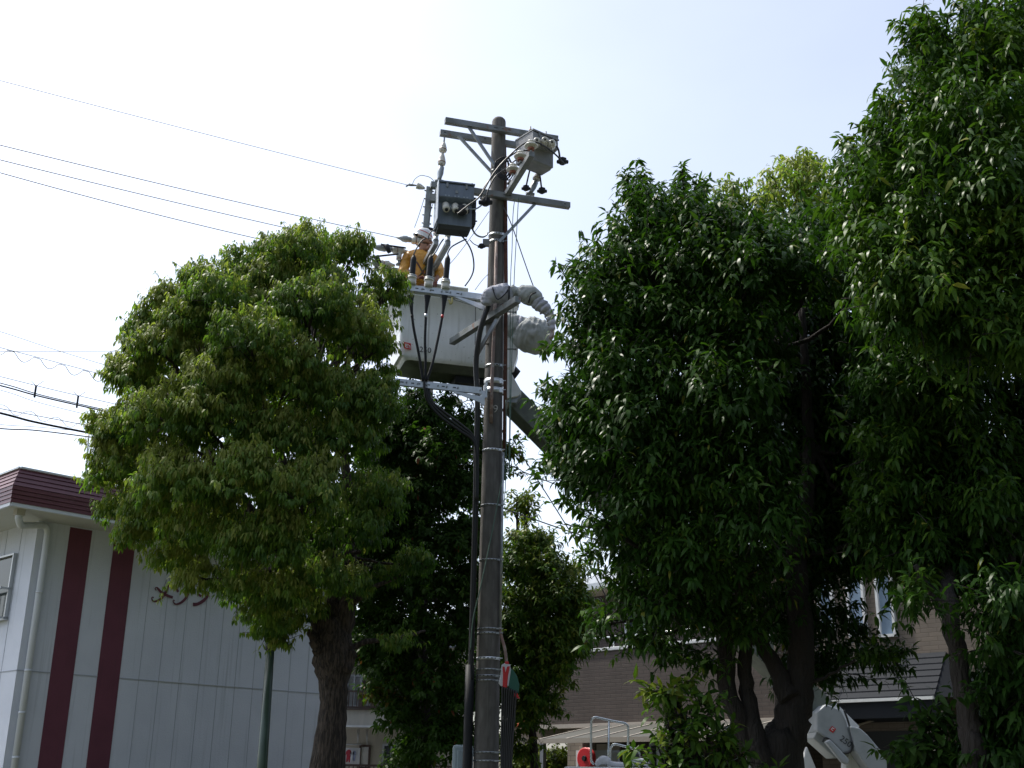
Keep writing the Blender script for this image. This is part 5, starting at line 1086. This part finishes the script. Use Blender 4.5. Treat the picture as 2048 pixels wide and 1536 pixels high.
make_tree('camphor_tree', 'broad round camphor tree with pale drooping clumps left of the pole', 'tree', T1b,
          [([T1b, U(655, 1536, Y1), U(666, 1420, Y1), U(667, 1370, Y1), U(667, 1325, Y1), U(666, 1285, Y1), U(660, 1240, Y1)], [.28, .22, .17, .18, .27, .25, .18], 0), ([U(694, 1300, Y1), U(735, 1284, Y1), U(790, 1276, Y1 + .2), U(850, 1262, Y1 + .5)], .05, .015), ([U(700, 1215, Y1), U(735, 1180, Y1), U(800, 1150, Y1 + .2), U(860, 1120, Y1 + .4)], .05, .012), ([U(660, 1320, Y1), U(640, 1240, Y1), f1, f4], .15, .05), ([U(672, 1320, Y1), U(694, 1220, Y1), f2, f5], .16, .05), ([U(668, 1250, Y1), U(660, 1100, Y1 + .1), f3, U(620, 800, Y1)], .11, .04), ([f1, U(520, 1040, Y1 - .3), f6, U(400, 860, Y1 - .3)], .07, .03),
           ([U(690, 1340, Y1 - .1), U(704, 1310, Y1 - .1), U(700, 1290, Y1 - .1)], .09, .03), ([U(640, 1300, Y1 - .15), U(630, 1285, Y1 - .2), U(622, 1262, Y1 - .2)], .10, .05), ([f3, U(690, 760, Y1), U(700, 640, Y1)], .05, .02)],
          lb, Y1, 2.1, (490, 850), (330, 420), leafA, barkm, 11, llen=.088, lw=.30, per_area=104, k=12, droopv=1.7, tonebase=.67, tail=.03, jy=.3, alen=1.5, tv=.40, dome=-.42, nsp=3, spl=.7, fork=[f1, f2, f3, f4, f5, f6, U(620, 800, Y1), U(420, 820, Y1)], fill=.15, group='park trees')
# small dark tree behind the pole
Y2 = 19.3; T2b = U(850, 1560, Y2); T2b.z = 0
lb = [(948, 950, 32), (950, 1055, 30), (948, 1150, 34), (942, 1240, 36), (740, 1100, 60), (735, 1180, 60), (745, 1290, 50), (760, 900, 50), (765, 1010, 60), (770, 830, 34), (780, 880, 50), (830, 790, 22), (940, 840, 30), (900, 800, 16), (800, 830, 45), (860, 830, 42), (930, 880, 42), (985, 900, 26), (790, 900, 60), (870, 920, 60), (760, 980, 55), (840, 1000, 60), (920, 980, 55), (1020, 905, 24, .3), (990, 940, 30, .2), (770, 1070, 60), (860, 1090, 60), (930, 1090, 50), (760, 1160, 50), (850, 1180, 60), (930, 1190, 50),
      (740, 1240, 45), (820, 1270, 60), (900, 1290, 60), (780, 1350, 50), (860, 1380, 60), (930, 1400, 50), (770, 1310, 38), (800, 1440, 42), (880, 1480, 60), (930, 1500, 45), (820, 1530, 45), (755, 1390, 22, .4), (780, 1420, 24, .4), (700, 1300, 18, .2), (735, 1330, 24, .2)]
make_tree('dark_tree', 'dark reddish leafed tree standing close behind the utility pole', 'tree', T2b, [([T2b, U(852, 1450, Y2), U(845, 1300, Y2), U(850, 1150, Y2), U(860, 950, Y2)], .13, .03)],
          lb, Y2, 1.0, (860, 1150), (170, 420), leafC, barkd, 12, llen=.105, lw=.40, per_area=62, k=9, droopv=.8, tonebase=.40, fork=[U(850, y, Y2) for y in (900, 1050, 1200, 1350)], fill=.3, group='park trees')
Y3 = 21.5; T3b = U(1075, 1560, Y3); T3b.z = 0
lb = [(1035, 1000, 18, .2), (1030, 1020, 14, .2), (1055, 1015, 14, .2), (1045, 1085, 38, .15), (1085, 1085, 28, .1), (1035, 1140, 48), (1090, 1140, 42, .1), (1045, 1210, 58), (1110, 1200, 50), (1148, 1140, 26, .1), (1140, 1210, 40), (1060, 1290, 62), (1125, 1280, 50), (1152, 1245, 36), (1158, 1195, 30), (1155, 1295, 30), (1030, 1260, 50), (1040, 1370, 55), (1105, 1350, 45), (1050, 1440, 42), (1090, 1410, 34), (1040, 1510, 30), (1012, 1480, 28), (1110, 1310, 40), (1000, 1300, 50), (990, 1400, 50)]
make_tree('young_tree', 'bright young tree with a lone top sprig right of the pole', 'tree', T3b, [([T3b, U(1065, 1450, Y3), U(1058, 1300, Y3), U(1045, 1150, Y3), U(1036, 1050, Y3), U(1035, 990, Y3)], .09, .012)],
          lb, Y3, .8, (1080, 1260), (110, 260), leafB, barkd, 13, llen=.12, lw=.34, per_area=52, k=9, droopv=.8, tonebase=.72, fork=[U(1055, y, Y3) for y in (1100, 1200, 1300, 1400)], fill=.3, group='park trees')
# right-hand trees
Y4 = 11.0; T4b = U(1555, 1640, Y4); T4b.z = 0
lb = [(1275, 400, 34), (1250, 470, 42), (1320, 430, 48), (1370, 410, 40), (1400, 445, 52), (1460, 475, 55), (1530, 505, 62), (1620, 480, 62), (1200, 545, 48), (1290, 530, 70), (1390, 540, 80), (1500, 560, 85), (1610, 560, 85), (1180, 620, 55), (1260, 640, 80), (1370, 660, 85), (1490, 680, 90), (1610, 690, 90),
      (1165, 700, 55), (1230, 760, 80), (1340, 780, 90), (1460, 800, 90), (1590, 810, 95), (1140, 795, 40), (1160, 850, 65), (1260, 880, 85), (1370, 900, 90), (1490, 920, 90), (1610, 930, 95), (1132, 885, 36), (1135, 948, 34), (1190, 960, 60), (1290, 1000, 85), (1400, 1020, 90), (1520, 1040, 90), (1640, 1050, 90),
      (1215, 1060, 34), (1270, 1110, 70), (1370, 1130, 80), (1480, 1150, 80), (1600, 1160, 85), (1262, 1190, 42), (1210, 1250, 30), (1330, 1220, 60), (1410, 1230, 55), (1280, 1280, 36), (1350, 1300, 36), (1560, 1250, 65), (1650, 1240, 55), (1720, 1130, 55), (1710, 1300, 44), (1770, 1320, 32), (1660, 1340, 45), (1600, 1340, 50), (1490, 1260, 50), (1420, 1320, 30), (1740, 960, 80), (1740, 820, 80), (1740, 680, 70), (1690, 740, 75), (1690, 880, 80), (1700, 1010, 80), (1720, 560, 60), (1760, 1060, 60)] + [(x, y, 85, -.1, Y4 + 1.7) for x in (1560, 1660, 1760, 1840) for y in (560, 690, 820, 950, 1070)] + [(1660, 470, 60, 0, Y4 + 1.5), (1640, 1130, 55), (1690, 1110, 55)]
lb = [q if len(q) > 4 or q[0] < 1560 or q[1] < 650 else (q[0], q[1], q[2], -.1, Y4 + .5) for q in lb]
tk = lambda *p: [U(x, y, Y4 + dy) for x, y, dy in p]
g1, g2, g3, g4 = U(1450, 1200, Y4), U(1500, 1100, Y4), U(1590, 1120, Y4), U(1440, 950, Y4)
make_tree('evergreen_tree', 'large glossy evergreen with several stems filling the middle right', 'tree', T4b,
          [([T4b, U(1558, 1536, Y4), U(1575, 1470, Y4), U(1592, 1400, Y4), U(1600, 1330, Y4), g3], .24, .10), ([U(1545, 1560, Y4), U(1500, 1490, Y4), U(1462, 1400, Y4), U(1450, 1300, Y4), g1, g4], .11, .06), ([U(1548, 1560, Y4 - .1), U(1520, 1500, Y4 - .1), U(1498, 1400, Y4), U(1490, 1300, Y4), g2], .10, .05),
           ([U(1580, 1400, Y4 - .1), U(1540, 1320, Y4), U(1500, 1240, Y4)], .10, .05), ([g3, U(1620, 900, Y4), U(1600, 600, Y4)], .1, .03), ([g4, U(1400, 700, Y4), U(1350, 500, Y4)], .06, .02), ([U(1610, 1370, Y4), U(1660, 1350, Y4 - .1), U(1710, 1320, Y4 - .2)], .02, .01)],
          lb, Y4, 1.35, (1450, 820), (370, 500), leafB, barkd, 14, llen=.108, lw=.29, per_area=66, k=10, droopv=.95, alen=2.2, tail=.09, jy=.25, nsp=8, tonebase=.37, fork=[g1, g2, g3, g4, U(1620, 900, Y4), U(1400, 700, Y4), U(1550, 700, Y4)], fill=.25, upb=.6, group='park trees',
          sprigs=[(1280, 430, 1253, 350, Y4), (1290, 430, 1285, 350, Y4), (1340, 430, 1362, 345, Y4), (1370, 420, 1400, 365, Y4), (1210, 540, 1196, 495, Y4), (1170, 580, 1150, 530, Y4), (1140, 790, 1078, 780, Y4), (1120, 800, 1092, 830, Y4), (1120, 700, 1095, 695, Y4), (1130, 900, 1075, 935, Y4), (1170, 1020, 1130, 1000, Y4), (1190, 1100, 1168, 1110, Y4), (1720, 1310, 1805, 1300, Y4 - .2)])
Y5 = 9.0; T5b = U(1965, 1640, Y5); T5b.z = 0
lb = [(2010, 40, 55), (1960, 50, 50), (1880, 110, 60), (1960, 140, 80), (2050, 120, 80), (1840, 60, 30), (1850, 200, 70), (1950, 250, 90), (2060, 240, 90), (1790, 270, 55), (1860, 330, 85), (1980, 370, 95), (2080, 380, 90), (1760, 380, 70), (1730, 320, 36), (1850, 460, 90), (1970, 500, 95), (2080, 520, 90), (1750, 500, 65), (1830, 590, 90), (1950, 640, 95), (2070, 660, 90),
      (1760, 620, 55), (1800, 720, 75), (1900, 770, 90), (2020, 800, 95), (1850, 870, 80), (1960, 920, 95), (2080, 940, 90), (1790, 850, 50), (1830, 1000, 80), (1940, 1060, 95), (2060, 1090, 95), (1780, 1090, 70), (1860, 1160, 60), (1960, 1180, 60), (2060, 1230, 80), (1820, 1200, 32), (1770, 700, 60), (1770, 800, 60), (1790, 940, 60), (1760, 1010, 55), (2020, 1200, 60), (2010, 1390, 55), (1990, 1500, 55), (2040, 1360, 80), (2000, 1290, 45), (2060, 1480, 80), (1990, 1440, 38), (2010, 1530, 55), (1720, 420, 40), (1722, 335, 42), (1712, 460, 45)]
lb = [(q[0], q[1], q[2], -.28) if q[1] > 1100 and len(q) == 3 else q for q in lb]  # low lobes darkened, crown shade put into the leaf tone
lb = [q if (q[1] < 700 or q[1] > 1190) else (q[0], q[1], q[2] * 1.1, -.12, Y5 + .9 + .3 * ((q[0] * 7 + q[1]) % 5 - 2) / 2) for q in lb]  # middle lobes set back, inner shade added as a darker leaf tone
lb += [(x, y, 75, -.05, Y5 - .9) for x, y in ((1830, 640), (1930, 690), (2030, 700), (1880, 560), (2000, 600), (1790, 560), (2090, 640))]
lb += [(x, y, 66, -.12, Y5 + .15) for x, y in ((1790, 780), (1850, 900), (1905, 820), (1815, 1000), (1905, 1040), (1870, 730), (1840, 1090), (1780, 900), (1960, 900), (1970, 1020))] + [(x, y, 58, -.28, Y5 + .35) for x, y in ((1880, 790), (1900, 880), (1905, 960), (1930, 1040), (1890, 1110), (1950, 1130), (1900, 720), (1960, 960))]  # lobes covering the trunk, toned dark to stand for deep shade
h1, h2 = U(1895, 1180, Y5), U(1900, 900, Y5)
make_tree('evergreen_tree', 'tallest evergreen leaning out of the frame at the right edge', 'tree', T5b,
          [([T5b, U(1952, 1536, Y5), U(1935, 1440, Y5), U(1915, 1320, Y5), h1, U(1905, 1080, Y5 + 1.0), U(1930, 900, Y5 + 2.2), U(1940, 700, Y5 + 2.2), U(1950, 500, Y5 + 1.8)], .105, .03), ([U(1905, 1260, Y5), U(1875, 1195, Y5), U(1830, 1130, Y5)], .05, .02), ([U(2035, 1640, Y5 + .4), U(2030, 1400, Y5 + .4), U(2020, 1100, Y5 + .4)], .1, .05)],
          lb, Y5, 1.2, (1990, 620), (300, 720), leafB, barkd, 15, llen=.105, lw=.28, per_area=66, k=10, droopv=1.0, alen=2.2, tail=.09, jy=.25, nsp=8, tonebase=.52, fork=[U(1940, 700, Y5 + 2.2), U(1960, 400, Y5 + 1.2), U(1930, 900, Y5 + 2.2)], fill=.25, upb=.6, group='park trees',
          sprigs=[(1880, 80, 1835, 28, Y5), (1860, 90, 1815, 50, Y5), (1940, 40, 1932, 2, Y5), (1820, 150, 1797, 150, Y5), (1780, 220, 1755, 190, Y5), (1760, 270, 1748, 240, Y5), (1710, 300, 1690, 280, Y5), (1700, 400, 1680, 360, Y5), (1860, 1150, 1810, 1190, Y5)])
YA = 11.2; TAb = U(2260, 1640, YA); TAb.z = 0
lb = [(2150, 1180, 120), (2260, 1050, 150), (2120, 1000, 110), (2100, 1330, 95), (2200, 1360, 130), (2080, 1460, 85), (2180, 1520, 120), (2060, 1250, 70), (2300, 1250, 150), (2350, 900, 170), (2200, 800, 150), (2400, 1100, 170), (2120, 850, 110), (2330, 700, 170), (2450, 900, 170), (2200, 620, 150), (2350, 500, 160), (2030, 1540, 60), (2020, 1330, 50)]
make_tree('evergreen_tree', 'dark evergreen mostly beyond the right edge, its leaves filling the lower right corner', 'tree', TAb, [([TAb, U(2255, 1400, YA), U(2260, 1100, YA), U(2280, 700, YA)], .16, .06)], lb, YA, 1.6, (2280, 950), (350, 600), leafC, barkd, 21, llen=.13, lw=.38, per_area=30, k=9, droopv=.9, tonebase=.15, fork=[U(2260, 1100, YA), U(2280, 700, YA)], group='park trees')
Y6 = 14.5; T6b = U(1580, 1600, Y6); T6b.z = 0
lb = [(1605, 335, 32, .2), (1600, 345, 38, .2), (1560, 385, 50, .15), (1625, 375, 45, .15), (1450, 410, 50, .15), (1500, 430, 50, .1), (1410, 440, 40), (1650, 430, 60), (1550, 460, 60), (1500, 520, 70), (1600, 540, 80), (1420, 520, 60), (1380, 600, 60)]
make_tree('camphor_tree', 'pale crown of a farther camphor rising behind the big evergreens', 'tree', T6b, [([T6b, U(1570, 1300, Y6), U(1550, 900, Y6), U(1550, 560, Y6)], .2, .05)], lb, Y6, .8, (1540, 480), (180, 150), leafA, barkm, 16, llen=.108, lw=.32, per_area=55, k=9, droopv=1.2, tonebase=.68, back=False, fork=[U(1550, 560, Y6)], group='park trees')
# low shrubs and hedge
Y7 = 10.2; T7b = U(1400, 1700, Y7); T7b.z = 0
lb = [(1340, 1385, 20, .3), (1350, 1400, 24, .2), (1330, 1450, 26, .2), (1370, 1450, 30, .1), (1410, 1430, 22), (1330, 1500, 30, .2), (1390, 1500, 36), (1440, 1490, 30), (1470, 1520, 26), (1350, 1540, 40), (1420, 1550, 40), (1360, 1620, 70), (1440, 1630, 60)]
make_tree('sapling', 'light green sapling in front of the evergreen trunks', 'shrub', T7b, [([T7b, U(1395, 1600, Y7), U(1375, 1500, Y7), U(1355, 1400, Y7)], .02, .006), ([T7b, U(1430, 1600, Y7), U(1440, 1500, Y7)], .015, .006)], lb, Y7, .2, (1390, 1500), (120, 160), leafB, barkd, 17, llen=.125, lw=.32, per_area=20, k=8, droopv=.6, tonebase=.5, back=False, fork=[U(1400, 1640, Y7)], fill=.3)
Y8 = 9.6; T8b = U(1840, 1750, Y8); T8b.z = 0
lb = [(1855, 1450, 32), (1885, 1470, 34), (1830, 1490, 26), (1860, 1510, 42), (1900, 1520, 40), (1825, 1545, 28), (1850, 1590, 50), (1890, 1600, 60), (1940, 1510, 26)]
make_tree('shrub', 'dark low shrub beside the leaning trunk at lower right', 'shrub', T8b, [([T8b, U(1845, 1600, Y8), U(1855, 1480, Y8)], .02, .006)], lb, Y8, .2, (1850, 1520), (90, 90), leafC, barkd, 18, llen=.12, lw=.38, per_area=36, k=8, droopv=.7, tonebase=.25, back=False, fork=[U(1850, 1640, Y8)], fill=.3)
Y9 = 28; T9b = U(1090, 1545, Y9 + .6); T9b.z = 0
zh = U(1090, 1508, Y9).z; ex_ = []
rnd = random.Random(5)
for i in range(26): ex_.append((tuple(Vector((U(1030 + i * 4.3, 1520, Y9).x, Y9 + rnd.uniform(-.2, .6), zh - .15 - rnd.uniform(0, .12) - .5 * (i % 3)))), .34, rnd.uniform(-.1, .2)))
make_tree('hedge', 'bright green clipped hedge glimpsed under the carport', 'hedge', T9b, [([T9b, T9b + Z * .8], .05, .02)], [], Y9, .2, (0, 0), (1, 1), leafB, barkd, 19, llen=.10, lw=.4, per_area=60, k=7, droopv=.3, tonebase=.85, back=False, limbs=False, extra=ex_)
